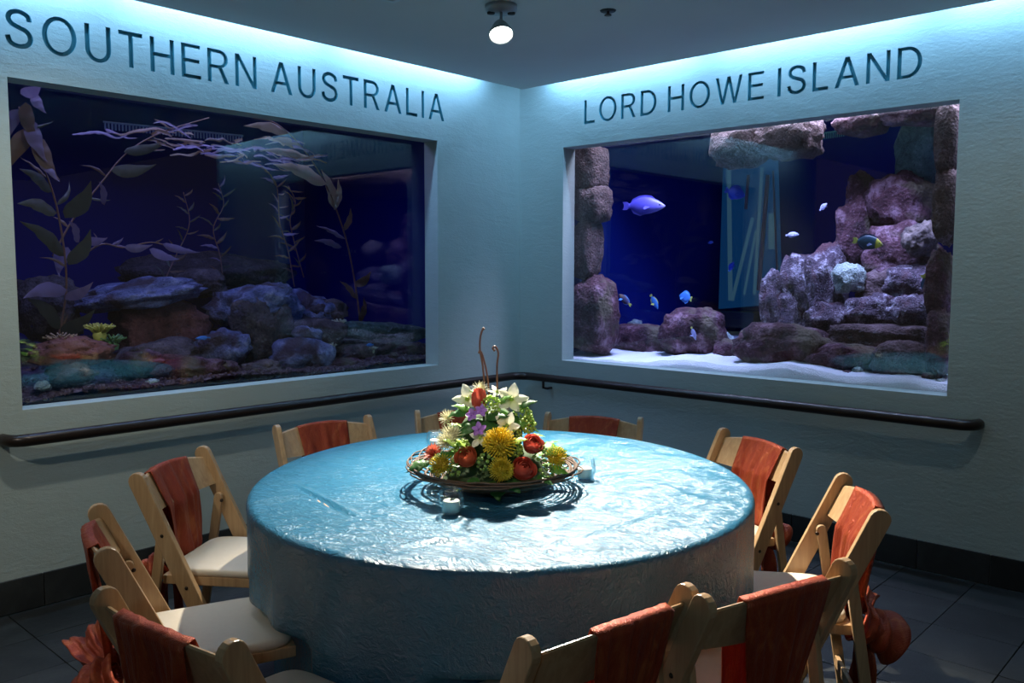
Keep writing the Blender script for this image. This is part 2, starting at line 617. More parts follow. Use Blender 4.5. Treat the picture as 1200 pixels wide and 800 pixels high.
def lay_text(s, t0, t1, z0, cap, gap=.20, space=.46):
    tot = 0
    prev = None
    pos = []
    for ch in s:
        if ch == ' ':
            tot += space - gap
            prev = None
            continue
        pos.append((ch, tot))
        tot += GLYPH[ch][0] + gap
    tot -= gap
    k = (t1 - t0) / tot
    out = []
    for ch, p in pos:
        out.append((ch, [[(t0 + (p + a) * k, z0 + b * cap) for a, b in c] for c in GLYPH[ch][1]]))
    return out


def carved_wall(name, letters, opening, t_end, to_world, recess, side_y):
    """wall face with the tank opening and the letters cut through it; each letter is a recessed part"""
    H = 3.0
    B0 = -0.03
    cont = [[(0, B0), (t_end, B0), (t_end, H), (0, H)]]
    a0, a1, b0, b1 = opening
    if t_end < 0:
        a0, a1 = a1, a0
    cont.append([(a0, b0), (a1, b0), (a1, b1), (a0, b1)])
    for ch, cs in letters:
        cont += cs
    V, F = fill2d(cont)
    vv = [to_world(t, 0.0, z) for t, z in V]
    # opening reveal
    ring = [(a0, b0), (a1, b0), (a1, b1), (a0, b1)]
    base = len(vv)
    for t, z in ring:
        vv.append(to_world(t, 0.0, z))
    for t, z in ring:
        vv.append(to_world(t, recess, z))
    for i in range(4):
        j = (i + 1) % 4
        F.append((base + i, base + j, base + 4 + j, base + 4 + i))
    # back skin and the free end, so the wall has its thickness
    base = len(vv)
    outer = [(0, B0), (t_end, B0), (t_end, H), (0, H)]
    for t, z in outer + ring:
        vv.append(to_world(t, recess, z))
    for t, z in outer:
        vv.append(to_world(t, 0.0, z))
    for i in range(4):
        j = (i + 1) % 4
        F.append((base + i, base + j, base + 4 + j, base + 4 + i))
    F.append((base + 1, base + 2, base + 10, base + 9))
    F.append((base + 2, base + 3, base + 11, base + 10))
    w = mesh_obj(name, vv, F, M_WALL)
    w['kind'] = 'structure'
    D = 0.020
    for ch, cs in letters:
        V2, F2 = fill2d(cs)
        lv = [to_world(t, D, z) for t, z in V2]
        lf = list(F2)
        for c in cs:
            o = len(lv)
            n = len(c)
            for t, z in c:
                lv.append(to_world(t, 0.0, z))
                lv.append(to_world(t, D, z))
            for i in range(n):
                j = (i + 1) % n
                lf.append((o + 2 * i, o + 2 * j, o + 2 * j + 1, o + 2 * i + 1))
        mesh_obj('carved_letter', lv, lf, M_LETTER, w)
    return w


# ------------------------------------------------------------------ room shell
REC = 0.12
wl = carved_wall('wall_left', lay_text('SOUTHERN AUSTRALIA', -3.112, -0.688, 2.351, .157), (-3.1093, -0.7454, 0.8572, 2.2297), -4.45,
                 lambda t, d, z: (t, d, z), REC, 0)
wr = carved_wall('wall_right', [(c, [[(t, z) for t, z in k] for k in cs]) for c, cs in lay_text('LORD HOWE ISLAND', 0.545, 2.552, 2.358, .146)],
                 (0.3775, 2.7226, 0.8572, 2.2297), 3.75, lambda t, d, z: (d, -t, z), REC, 0)

ZC = 2.581
DS = 0.2266
bm = bmesh.new()
bm_box(bm, ((-DS - 8) / 2, (-DS - 8) / 2, ZC + 0.05), (8 - DS, 8 - DS, 0.10))
tag(bm_obj('ceiling', bm, M_CEIL), kind='structure')
bm = bmesh.new()
bm_box(bm, (-4, -4, 3.05), (8, 8, 0.10))
tag(bm_obj('ceiling_upper', bm, M_CEIL), kind='structure')
fl = box_obj('floor', (-3.94, -3.94, -0.06), (8.12, 8.12, 0.10), M_GROUT)
tag(fl, kind='structure')

# slate floor tiles, each its own piece
T_ = 0.319
random.seed(5)
bm = bmesh.new()
bm_box(bm, (0, 0, -0.006), (T_ - 0.004, T_ - 0.004, 0.014), None, 0.0015)
tile_me = bpy.data.meshes.new('floor_tile')
bm.to_mesh(tile_me)
bm.free()
tile_me.materials.append(M_SLATE)
for i in range(17):
    for j in range(16):
        x_, y_ = -0.018 - T_ * (i + 0.5), -0.018 - T_ * (j + 0.5)
        # keep the tiles the view can reach, and a step around it
        q = Vector((x_ + 4.3517, y_ + 3.9511))
        dd = q.x * cos(YAW) + q.y * sin(YAW)
        ll = q.x * sin(YAW) - q.y * cos(YAW)
        if dd < 0.9 or abs(ll) > 0.68 * dd + 0.35:
            continue
        o = link('tile', tile_me, fl, (x_, y_, random.uniform(-.001, .001)), (0, 0, random.choice((0, pi / 2, pi, -pi / 2))))

# slate baseboards of single tiles
bm = bmesh.new()
bm_box(bm, (0, 0, 0), (T_ - 0.005, 0.013, 0.143), None, 0.002)
bt = bpy.data.meshes.new('baseboard_tile')
bm.to_mesh(bt)
bm.free()
bt.materials.append(M_SLATE)
bl = box_obj('baseboard_left', (-2.225, -0.003, 0.07), (4.45, 0.006, 0.14), M_GROUT2)
tag(bl, kind='structure')
br = box_obj('baseboard_right', (-0.003, -1.875, 0.07), (0.006, 3.75, 0.14), M_GROUT2)
tag(br, kind='structure')
for k in range(14):
    x_ = -3.062 + T_ / 2 + T_ * (k - 4)
    if -4.44 < x_ - T_ / 2 and x_ + T_ / 2 < -0.01:
        link('tile', bt, bl, (x_, -0.0105, 0.0735))
    y_ = -2.623 + T_ / 2 + T_ * (k - 3)
    if -3.75 < y_ - T_ / 2 and y_ + T_ / 2 < 0.02:
        link('tile', bt, br, (-0.0105, y_, 0.0735), (0, 0, pi / 2))

# ------------------------------------------------------------------ handrail running along both walls
hr = thing('handrail', 'long dark bronze handrail running round the corner below both tanks', 'handrail', (-0.09, -0.09, 0))
hr_l = Vector(hr.location)
ZR = 0.742
xe = -3.115
path = [Vector((xe - 0.075, -0.001, ZR))] + [Vector((xe - 0.075 * sin(a), -0.085 + 0.075 * (1 - cos(a)), ZR)) for a in [radians(18 * i) for i in range(5, 0, -1)]] + [Vector((xe, -0.085, ZR)), Vector((-2.0, -0.085, ZR)), Vector((-1.0, -0.085, ZR))]
path = [Vector(p) for p in path] + [Vector((-0.185, -0.085, ZR))] + [Vector((-0.185 + 0.10 * sin(a), -0.185 + 0.10 * cos(a), ZR)) for a in [radians(15 * i) for i in range(1, 7)]] + [Vector((-0.085, -1.2, ZR)), Vector((-0.085, -2.7, ZR)), Vector((-0.085, -2.79, ZR))]
endarc = [Vector((-0.085 + 0.075 * (1 - cos(a)), -2.79 - 0.075 * sin(a), ZR)) for a in [radians(18 * i) for i in range(1, 6)]] + [Vector((-0.001, -2.865, ZR))]
V, F = tube(path + endarc, 0.026, 12)
mesh_obj('rail', [v - hr_l for v in V], F, M_RAIL, hr, True)
for (px, py, dx, dy) in ((0, -0.29, 1, 0),):
    a = Vector((px - dx * 0.085, py - dy * 0.085, ZR - 0.02))
    b = a + Vector((0, 0, -0.045))
    c = Vector((px - dx * 0.002, py - dy * 0.002, ZR - 0.075))
    V, F = tube([a, b, (b + c) / 2 + Vector((0, 0, -.005)), c], 0.009, 8)
    mesh_obj('bracket', [v - hr_l for v in V], F, M_RAIL, hr, True)

# ------------------------------------------------------------------ ceiling fittings
sp = thing('pendant_spotlight', 'small lit spotlight hanging from the dark ceiling above the table', 'spotlight', (-1.58, -1.325, ZC))
base_p = Vector((-1.58, -1.325, ZC))
V, F = lathe([(0.0, -0.032), (0.05, -0.032), (0.068, -0.022), (0.07, 0.0), (0.0, 0.0)], 24)
mesh_obj('canopy', V, F, M_STEEL, sp, True)
for s in (-1, 1):
    V, F = lathe([(0, -0.037), (0.016, -0.037), (0.018, -0.030), (0, -0.030)], 14, (s * 0.032, -s * 0.03, 0))
    mesh_obj('canopy_socket', V, F, M_BLACK, sp, True)
dirv = (Vector((-2.25, -2.2, 0.76)) - LAMP).normalized()
rel = LAMP - base_p
V, F = tube([(0, 0, -0.02), (rel.x * 0.4, rel.y * 0.4, -0.06), (rel.x, rel.y, rel.z + 0.03)], 0.007, 8)
mesh_obj('stem', V, F, M_STEEL, sp, True)
q = dirv.to_track_quat('Z', 'Y')
V, F = lathe([(0.0, -0.055), (0.018, -0.052), (0.030, -0.035), (0.048, 0.0), (0.052, 0.022), (0.050, 0.024), (0.046, 0.010)], 24)
V = [q @ v + rel for v in V]
mesh_obj('lamp_head', V, F, M_STEEL, sp, True)
V, F = lathe([(0.046, 0.010), (0.040, 0.016), (0.02, 0.021), (0.0, 0.023)], 24)
V = [q @ v + rel for v in V]
mesh_obj('lens', V, F, mat_emit('lamp_glow', (1.0, 0.97, 0.88), 60.0), sp, True)

vt = thing('ceiling_vent', 'slatted white air vent set in the dark ceiling', 'vent', (-2.09, -1.16, ZC), radians(-7))
bm = bmesh.new()
for c, s in (((-.13, 0, -.006), (.02, .24, .012)), ((.13, 0, -.006), (.02, .24, .012)), ((0, -.13, -.006), (.28, .02, .012)), ((0, .13, -.006), (.28, .02, .012))):
    bm_box(bm, c, s)
bm_obj('frame', bm, M_WHITEPAINT, vt)
box_obj('duct', (0, 0, -0.001), (.24, .24, .002), M_BLACK, vt)
for i in range(6):
    box_obj('slat', (0, -.10 + .04 * i, -.007), (.24, .024, .003), M_WHITEPAINT, vt, 0, Matrix.Rotation(radians(35), 3, 'X'))
spk = thing('sprinkler', 'small dark sprinkler head in the ceiling right of the spotlight', 'sprinkler', (-1.21, -1.62, ZC))
V, F = lathe([(0.0, -0.004), (0.033, -0.004), (0.036, 0.0)], 20)
mesh_obj('collar', V, F, M_BLACK, spk, True)
V, F = lathe([(0.0, -0.022), (0.016, -0.022), (0.016, -0.018), (0.006, -0.014), (0.006, -0.002)], 14)
mesh_obj('nozzle', V, F, M_BOLT, spk, True)


# ------------------------------------------------------------------ tanks
def tank(name, label, box, pane_box, water_mat, wall_mat, side):
    x0, x1, y0, y1, z0, z1 = box
    t = thing(name, label, 'aquarium', ((x0 + x1) / 2, (y0 + y1) / 2, z0))
    L0 = Vector(t.location)

    def part(nm, c, s, mt):
        return box_obj(nm, Vector(c) - L0, s, mt, t)
    cx, cy, cz = (x0 + x1) / 2, (y0 + y1) / 2, (z0 + z1) / 2
    if side == 'L':
        part('back_panel', (cx, y1 + .02, cz), (x1 - x0, .04, z1 - z0), wall_mat)
        part('side_panel', (x0 - .02, cy, cz), (.04, y1 - y0, z1 - z0), wall_mat)
        part('side_panel', (x1 + .02, cy, cz), (.04, y1 - y0, z1 - z0), wall_mat)
    else:
        part('back_panel', (x1 + .02, cy, cz), (.04, y1 - y0, z1 - z0), wall_mat)
        part('side_panel', (cx, y0 - .02, cz), (x1 - x0, .04, z1 - z0), wall_mat)
        part('side_panel', (cx, y1 + .02, cz), (x1 - x0, .04, z1 - z0), wall_mat)
    part('tank_floor', (cx, cy, z0 - .02), (x1 - x0, y1 - y0, .04), wall_mat)
    part('water', (cx, cy, (z0 + 2.32) / 2), (x1 - x0 - .01, y1 - y0 - .01, 2.32 - z0 - .01), water_mat)
    p0, p1 = pane_box
    c = (Vector(p0) + Vector(p1)) / 2
    d = Vector(p1) - Vector(p0)
    part('glass_pane', c, d, M_PANE)
    return t


M_TANKL = plain('deep_blue_tank_lining', (0.003, 0.012, 0.22), 0.9, 0.15, 2, spec=0.0)
M_TANKR = plain('blue_tank_lining', (0.004, 0.014, 0.150), 0.9, 0.15, 2, spec=0.0)
tankL = tank('aquarium_tank', 'dark blue kelp aquarium set in the wall under the southern lettering', (-3.9, -0.16, REC + .03, 2.3, 0.80, 2.75),
             ((-3.16, REC, .80), (-.70, REC + .025, 2.28)), mat_water('left_tank_water', (0.10, 0.30, 0.95), 0.40), M_TANKL, 'L')
tankR = tank('aquarium_tank', 'bright blue reef aquarium set in the wall under the island lettering', (REC + .03, 2.5, -3.6, -0.16, 0.80, 2.75),
             ((REC, -2.77, .80), (REC + .025, -.33, 2.28)), mat_water('right_tank_water', (0.12, 0.34, 0.96), 0.38), M_TANKR, 'R')

# gravel bed of the left tank, sand bed of the right one
M_GRAVEL = mat_rock('purple_gravel', (0.05, 0.03, 0.05), (0.16, 0.09, 0.11), (0.38, 0.30, 0.33), 30)
random.seed(11)
V, F = [], []
nx, ny = 90, 46
for j in range(ny + 1):
    for i in range(nx + 1):
        x_ = -3.88 + 3.7 * i / nx
        y_ = 0.16 + 2.12 * (j / ny) ** 1.4
        z = 0.872 + 0.03 * noise.noise(Vector((x_ * 3, y_ * 3, 0))) + 0.012 * noise.noise(Vector((x_ * 17, y_ * 17, 4))) + 0.05 * y_
        V.append((x_, y_, z))
for j in range(ny):
    for i in range(nx):
        a = j * (nx + 1) + i
        F.append((a, a + 1, a + nx + 2, a + nx + 1))
bm = bmesh.new()
bmesh.ops.create_icosphere(bm, subdivisions=1, radius=1)
iv = [v.co.copy() for v in bm.verts]
ifc = [tuple(v.index for v in f.verts) for f in bm.faces]
bm.free()
for k in range(1500):
    x_ = random.uniform(-3.4, -0.3)
    y_ = 0.165 + 1.1 * random.random() ** 2.2
    r = random.uniform(.006, .016)
    z = 0.872 + 0.03 * noise.noise(Vector((x_ * 3, y_ * 3, 0))) + 0.05 * y_
    b = len(V)
    e = Euler((random.uniform(0, 6), random.uniform(0, 6), 0)).to_matrix()
    s = (random.uniform(.7, 1.5), random.uniform(.7, 1.2), random.uniform(.5, .8))
    for q in iv:
        w = e @ Vector((q.x * s[0] * r, q.y * s[1] * r, q.z * s[2] * r))
        V.append((x_ + w.x, max(y_ + w.y, .155), z + .004 + w.z))
    F += [tuple(i + b for i in f) for f in ifc]
tag(mesh_obj('gravel', V, F, M_GRAVEL, None, False), 'dark purple gravel bed covering the floor of the kelp tank', 'gravel', kind='stuff')

M_SAND = NT('white_sand')
_o = M_SAND.obj()
_a = M_SAND.noise(_o, 140, 3)
_b = M_SAND.noise(_o, 14, 4)
M_SAND.princ(M_SAND.mix(_a.outputs[0], (0.62, 0.64, 0.60), (0.95, 0.94, 0.88)), 0.9, Normal=M_SAND.bump(M_SAND.math('ADD', _a.outputs[0], _b.outputs[0]), 0.5, 0.01))
M_SAND = M_SAND.m


def sand_z(y_, xd):
    f = max(0.0, min(1.0, (-0.45 - y_) / 2.0))
    edge = 0.862 + 0.028 * f + 0.034 * exp(-((y_ + 1.25) / .28) ** 2) + 0.052 * exp(-((y_ + 1.85) / .22) ** 2) + 0.02 * exp(-((y_ + 2.45) / .2) ** 2)
    return edge + 0.012 * noise.noise(Vector((y_ * 7, xd * 5, 2))) + 0.006 * noise.noise(Vector((y_ * 25, xd * 20, 7))) + 0.045 * min(xd, 1.2)


V, F = [], []
nx, ny = 160, 40
for j in range(ny + 1):
    for i in range(nx + 1):
        y_ = -3.58 + 3.4 * i / nx
        xd = 2.3 * (j / ny) ** 1.6
        V.append((0.151 + xd, y_, sand_z(y_, xd)))
for i in range(nx + 1):
    V.append((0.151, -3.58 + 3.4 * i / nx, 0.79))
for j in range(ny):
    for i in range(nx):
        a = j * (nx + 1) + i
        F.append((a, a + 1, a + nx + 2, a + nx + 1))
o_ = (ny + 1) * (nx + 1)
for i in range(nx):
    F.append((i, o_ + i, o_ + i + 1, i + 1))
tag(mesh_obj('sand', V, F, M_SAND, None, True), 'white sand bed banked against the glass of the reef tank', 'sand', kind='stuff')

# rock builder: an icosphere pushed about by noise
bm = bmesh.new()
bmesh.ops.create_icosphere(bm, subdivisions=4, radius=1)
rv = [v.co.copy() for v in bm.verts]
rf = [tuple(v.index for v in f.verts) for f in bm.faces]
bm.free()


def rock_mesh(rx, ry, rz, seed, rough=0.28, box=0.0, freq=1.3):
    V = []
    o = Vector((seed * 7.31, seed * 3.17, seed * 1.73))
    for q in rv:
        d = 1 + rough * noise.noise(q * freq + o) + rough * 0.55 * noise.noise(q * freq * 2.6 + o) + rough * 0.28 * noise.noise(q * freq * 6 + o)
        d += rough * 0.42 * (0.35 - abs(noise.noise(q * freq * 3.4 + o))) - rough * 0.30 * abs(noise.noise(q * freq * 8 + o))
        p = q.copy()
        if box:
            mx = max(abs(p.x), abs(p.y), abs(p.z))
            p = p.lerp(p / mx * 0.86, box)
        p *= d
        V.append((p.x * rx, p.y * ry, p.z * rz))
    return V, rf


def rock(name, label, c, rx, ry, rz, mt, seed, rough=0.28, box=0.0, freq=1.3, tilt=(0, 0, 0), cat='rock', group=None):
    V, F = rock_mesh(rx, ry, rz, seed, rough, box, freq)
    o = mesh_obj(name, V, F, mt, None, True, c, tilt)
    return tag(o, label, cat, group)


RK_BLUE = mat_rock('blue_grey_rock', (0.07, 0.08, 0.14), (0.20, 0.22, 0.34), (0.52, 0.52, 0.62), 11, 1, (0.11, 0.07, 0.08))
RK_DARK = mat_rock('dark_brown_rock', (0.04, 0.03, 0.03), (0.11, 0.08, 0.07), (0.24, 0.18, 0.15), 9, 2)
RK_RED = mat_rock('reddish_rock', (0.10, 0.035, 0.03), (0.24, 0.08, 0.06), (0.36, 0.16, 0.12), 8, 3)
RK_PURP = mat_rock('coralline_purple_rock', (0.026, 0.007, 0.011), (0.085, 0.026, 0.034), (0.34, 0.20, 0.24), 9, 4, (0.17, 0.13, 0.075))
RK_TAN = mat_rock('pitted_tan_rock', (0.040, 0.020, 0.019), (0.105, 0.060, 0.054), (0.25, 0.165, 0.165), 12, 5)
RK_REEF = mat_rock('reef_rock', (0.024, 0.014, 0.024), (0.085, 0.052, 0.070), (0.62, 0.56, 0.60), 14, 6, (0.13, 0.05, 0.06))
RK_GREEN = mat_rock('green_coated_rock', (0.05, 0.09, 0.07), (0.12, 0.22, 0.17), (0.30, 0.42, 0.33), 10, 7)
RK_PALE = mat_rock('pale_coral_rock', (0.22, 0.28, 0.24), (0.45, 0.54, 0.46), (0.75, 0.80, 0.70), 16, 8)

# --- left tank rocks: (x, y, z, half width, half height) read off at their own depth
for i, (b, dy, mt, rough, bx, lab) in enumerate([
    ((-2.1544,0.95,1.3086,0.3553,0.0781), .30, RK_BLUE, .30, .35, 'flat bluish rock slab capping the red block in the kelp tank'),
    ((-2.081,0.95,1.1193,0.2732,0.1683), .22, RK_RED, .22, .55, 'red-brown rock block under the flat bluish slab'),
    ((-1.512,0.8,1.2203,0.2795,0.1314), .26, RK_BLUE, .32, .1, 'broad blue-topped rock at the top of the central pile'),
    ((-1.5741,0.66,1.0648,0.1786,0.2333), .16, RK_DARK, .30, .3, 'dark brown upright rock under the central pile'),
    ((-1.4556,0.42,0.921,0.1896,0.1216), .15, RK_BLUE, .26, .1, 'pale violet boulder at the front of the kelp tank'),
    ((-1.8538,0.62,0.981,0.1541,0.1227), .16, RK_BLUE, .30, .1, 'blue-grey boulder left of the dark upright rock'),
    ((-1.1518,0.85,1.1355,0.1689,0.1667), .22, RK_BLUE, .30, .1, 'mottled grey rock on the right of the central pile'),
    ((-1.2196,0.62,1.0506,0.1904,0.0965), .18, RK_DARK, .28, .1, 'low dark rock behind the pale violet boulder'),
    ((-0.6913,0.6,1.035,0.4016,0.0688), .13, RK_GREEN, .22, .3, 'long pale ledge of rock sloping to the right corner of the kelp tank'),
    ((-2.2208,0.62,0.9688,0.2284,0.0975), .14, RK_DARK, .30, .2, 'low dark rock at the foot of the red-brown block'),
    ((-2.7699,0.34,1.0579,0.1871,0.0648), .12, RK_RED, .34, .1, 'brown crusted rock below the yellow anemone'),
    ((-2.1786,0.36,0.9207,0.1802,0.0675), .12, RK_PURP, .30, .1, 'purple rock lying in the gravel at the middle of the kelp tank'),
    ((-1.0363,0.45,0.9144,0.1498,0.0701), .09, RK_DARK, .32, .1, 'small dark rock carrying pale anemones'),
    ((-1.3085,1.75,1.4143,0.6322,0.1505), .30, RK_DARK, .30, .2, 'dark rock ridge at the back of the kelp tank'),
    ((-2.5637,1.25,1.2293,0.1608,0.1869), .25, RK_DARK, .30, .2, 'dark rock behind the kelp at the left of the tank'),
    ((-0.5838,0.95,0.9241,0.3209,0.1059), .2, RK_DARK, .30, .2, 'dark low rock behind the long pale ledge'),
    ((-1.7048,1.15,1.3598,0.167,0.0854), .16, RK_DARK, .32, .1, 'small dark rock behind the right end of the bluish slab'),
    ((-1.4563,0.72,1.2655,0.1307,0.0917), .12, RK_BLUE, .36, .1, 'jagged blue-grey rock on top of the central pile'),
    ((-1.0634,0.72,1.1703,0.139,0.0885), .12, RK_DARK, .36, .1, 'jagged dark rock at the right shoulder of the central pile'),
    ((-2.3997,0.46,0.9669,0.1198,0.0661), .10, RK_PURP, .34, .1, 'purple rock before the red-brown block'),
    ((-2.015,0.34,0.8969,0.1198,0.053), .08, RK_PURP, .34, .1, 'small purple rock by the foot of the blue-grey boulder'),
    ((-1.7674,0.33,0.8859,0.1239,0.055), .08, RK_DARK, .34, .1, 'small dark rock at the foot of the upright rock'),
    ((-1.209,0.32,0.8575,0.1395,0.0518), .08, RK_PURP, .34, .1, 'small purple rock right of the pale violet boulder'),
    ((-0.7661,0.5,0.9369,0.1502,0.0618), .09, RK_DARK, .34, .1, 'small rock in front of the tip of the pale ledge'),
    ((-0.6219,0.42,0.9096,0.1484,0.0624), .08, RK_PURP, .34, .1, 'purple rock in the right front corner of the kelp tank'),
    ((-2.7981,0.3,0.9618,0.1068,0.0521), .09, RK_DARK, .34, .1, 'dark rock low in the left front corner of the kelp tank'),
    ((-1.3724,0.5,1.0493,0.0939,0.0569), .08, RK_BLUE, .36, .1, 'blue-grey rock wedged above the pale violet boulder'),
]):
    x_, y_, z_, rx, rz = b
    rock('rock', lab, (x_, y_, z_), rx, dy, rz, mt, i + 1, rough, bx, tilt=(0, radians((-8, 0, 0, 0, 0, 0, 0, 0, 6, -2)[i]) if i < 10 else 0, 0))

# small stones lying in the gravel along the left pane
for i, (u, lab, mt) in enumerate([((-2.9434,0.25,0.9202), 'pale green stone in the gravel at the left end of the kelp tank', RK_PALE),
                                  ((-2.7353,0.26,0.8865), 'grey stone in the gravel below the yellow anemone', RK_BLUE),
                                  ((-2.4362,0.26,0.8821), 'white pebble in the gravel below the red block', RK_PALE),
                                  ((-1.8571,0.26,0.8874), 'purple stone in the gravel below the upright rock', RK_PURP),
                                  ((-0.8851,0.26,0.9057), 'violet stone in the gravel near the right end of the kelp tank', RK_PURP)]):
    rock('stone', lab, u, .035, .03, .022, mt, 40 + i, cat='stone')

# --- right tank rocks
for i, (b, dx, mt, rough, bx, lab) in enumerate([
    ((0.36,-0.3216,2.1284,0.1167,0.162), .12, RK_TAN, .14, .5, 'topmost block of the pitted rock pillar beside the left glass edge'),
    ((0.36,-0.3352,1.887,0.1348,0.1391), .13, RK_TAN, .16, .2, 'bulging block second from the top of the pitted rock pillar'),
    ((0.36,-0.2983,1.5878,0.0958,0.2221), .12, RK_TAN, .16, .4, 'narrow block in the middle of the pitted rock pillar'),
    ((0.34,-0.3773,1.1352,0.1603,0.2675), .14, RK_PURP, .18, .4, 'purple foot block of the pitted rock pillar'),
    ((1.55,0.1039,1.2563,0.0967,0.3257), .09, RK_TAN, .10, .6, 'thin upright stone post standing in the back of the reef tank'),
    ((1.5,0.1125,1.0581,0.1603,0.1398), .12, RK_TAN, .22, .2, 'rounded stone at the foot of the thin post'),
    ((0.75,-0.5127,0.9553,0.3247,0.1087), .14, RK_PURP, .22, .4, 'long purple rock log lying on the sand'),
    ((0.62,-0.9944,1.0295,0.1985,0.174), .17, RK_PURP, .26, .2, 'tall purple boulder at the end of the rock log'),
    ((0.55,-1.2952,0.9357,0.1068,0.0752), .10, RK_PURP, .30, .1, 'small dark purple rock between the boulders'),
    ((0.42,-1.7166,1.0076,0.2738,0.1247), .18, RK_PURP, .24, .3, 'broad purple boulder at the front of the reef'),
    ((0.4,-2.065,0.9587,0.2031,0.0949), .15, RK_PURP, .24, .2, 'low purple rock right of the broad front boulder'),
    ((0.36,-2.3946,0.9784,0.1512,0.0966), .14, RK_TAN, .22, .2, 'rounded green-tan rock at the front right of the reef'),
    ((0.58,-2.2072,1.0799,0.3031,0.0763), .20, RK_TAN, .16, .5, 'wide rock ledge dusted with sand across the reef'),
    ((0.95,-1.5729,1.309,0.1245,0.2286), .18, RK_REEF, .26, .2, 'purple-blue coral head at the left of the reef'),
    ((0.85,-1.7743,1.3512,0.1013,0.2355), .16, RK_REEF, .28, .2, 'tall grey coral head beside the pale green coral'),
    ((0.8,-1.4529,1.2662,0.0778,0.1734), .11, RK_REEF, .28, .2, 'thin pale coral stack at the left edge of the reef'),
    ((0.66,-1.8856,1.1643,0.133,0.0957), .16, RK_REEF, .30, .1, 'grey speckled rock in front of the tall coral head'),
    ((0.7,-2.1123,1.1962,0.1303,0.108), .16, RK_REEF, .30, .1, 'white speckled rock in the middle of the reef'),
    ((0.72,-1.96,1.3955,0.0853,0.0852), .11, RK_PALE, .28, .2, 'pale green coral on the reef'),
    ((1.25,-2.0699,1.8406,0.2038,0.1902), .24, RK_PURP, .26, .1, 'large dark red rock high on the reef'),
    ((1.3,-1.7974,1.9053,0.0875,0.1594), .13, RK_PURP, .28, .2, 'upright red rock at the top left of the reef'),
    ((1.15,-1.8254,1.6546,0.1129,0.2048), .16, RK_PURP, .28, .1, 'red rock below the upright one on the reef'),
    ((1.05,-2.1376,1.5529,0.1971,0.174), .2, RK_PURP, .26, .1, 'dark red rock behind the striped fish'),
    ((0.86,-2.0937,1.3254,0.1179,0.1156), .14, RK_TAN, .30, .1, 'yellowish brown coral in the middle of the reef'),
    ((0.8,-2.3029,1.3641,0.1659,0.1065), .16, RK_REEF, .28, .1, 'grey purple rock right of the yellowish coral'),
    ((0.62,-2.3664,1.213,0.1426,0.0983), .14, RK_REEF, .30, .1, 'white flecked rock above the sandy ledge'),
    ((0.34,-2.5736,1.3734,0.0647,0.1644), .11, RK_PURP, .22, .3, 'upper block of the red column by the right glass edge'),
    ((0.3,-2.597,1.082,0.0563,0.1808), .10, RK_PURP, .20, .4, 'lower block of the red column by the right glass edge'),
    ((0.26,-2.6114,2.0931,0.0587,0.1841), .10, RK_TAN, .16, .5, 'upper block of the brown rock border at the right'),
    ((0.26,-2.6165,1.7738,0.0588,0.2061), .10, RK_TAN, .18, .4, 'lower block of the brown rock border at the right'),
    ((0.34,-1.4558,2.188,0.1875,0.1402), .14, RK_TAN, .18, .2, 'largest hanging lobe of the rock overhang at the top of the reef tank'),
    ((0.32,-1.7493,2.1907,0.1933,0.1199), .14, RK_TAN, .20, .3, 'hanging lobe right of the largest one on the rock overhang'),
    ((0.32,-2.157,2.2231,0.1449,0.0655), .12, RK_PURP, .20, .3, 'small hanging lobe in the middle of the rock overhang'),
    ((0.3,-2.4622,2.2436,0.198,0.0645), .12, RK_PURP, .18, .4, 'right end of the rock overhang in the top corner'),
    ((1.5,-2.0949,2.1482,0.1499,0.2657), .2, RK_GREEN, .20, .2, 'dim greenish rock at the back under the overhang'),
    ((0.85,-1.5233,1.1802,0.0997,0.1408), .12, RK_REEF, .30, .1, 'blue tinted rubble rock left of the reef'),
    ((0.8,-2.3252,1.6186,0.0867,0.0913), .12, RK_DARK, .3, .1, 'dark rock in the shade above the small striped fish'),
]):
    x_, y_, z_, ry, rz = b
    rock('rock', lab, (x_, y_, z_), dx, ry * 1.06, rz * 1.06, mt, 60 + i, rough, bx, 1.5)
for i, (u, r, lab, mt) in enumerate([((0.25,-2.148,0.8929), .030, 'small brown shell stone on the front sand bank', RK_TAN), ((0.28,-2.1906,0.9122), .028, 'pale shell stone next to the brown one on the sand', RK_PALE),
                                     ((0.24,-2.4924,0.8875), .028, 'dark stone on the sand near the right glass edge', RK_DARK), ((0.25,-2.5621,0.9145), .032, 'purple stone at the foot of the red column', RK_PURP),
                                     ((0.22,-2.6281,0.8929), .026, 'white stone in the right corner of the sand', RK_PALE), ((0.75,-1.198,0.9603), .05, 'grey coral rubble between the boulders', RK_REEF),
                                     ((0.9,-1.0522,0.9884), .06, 'pale coral rubble behind the small dark purple rock', RK_PALE), ((1.0,-0.2663,1.0417), .05, 'white coral lump on the rock log', RK_PALE)]):
    rock('stone', lab, u, r, r, r * .7, mt, 120 + i, .35, cat='stone')

# far window in the back of the reef tank: pale panes of another gallery seen through the water
vw = thing('viewing_window', 'tall lit viewing window with leaning pale streaks at the back of the reef tank', 'window', (2.3,-0.5259,1.158))
vo = Vector(vw.location)
PV = [Vector(p) - vo for p in ((2.25,-0.2678,2.4909), (2.05,-0.8391,2.3634), (2.05,-0.9084,1.183), (2.25,-0.2526,1.1152))]
th = Vector((.03, 0, 0))
mesh_obj('pane', PV + [p + th for p in PV], [(0, 1, 2, 3), (4, 7, 6, 5), (0, 4, 5, 1), (1, 5, 6, 2), (2, 6, 7, 3), (3, 7, 4, 0)], mat_emit('gallery_glow', (0.02, 0.16, 0.30), 0.24), vw)
M_STREAK = mat_emit('gallery_light', (0.22, 0.48, 0.46), 0.22)  # emission stands for streaks of light in the far window
M_STREAK2 = plain('brown_timber', (0.22, 0.12, 0.09), 0.6)
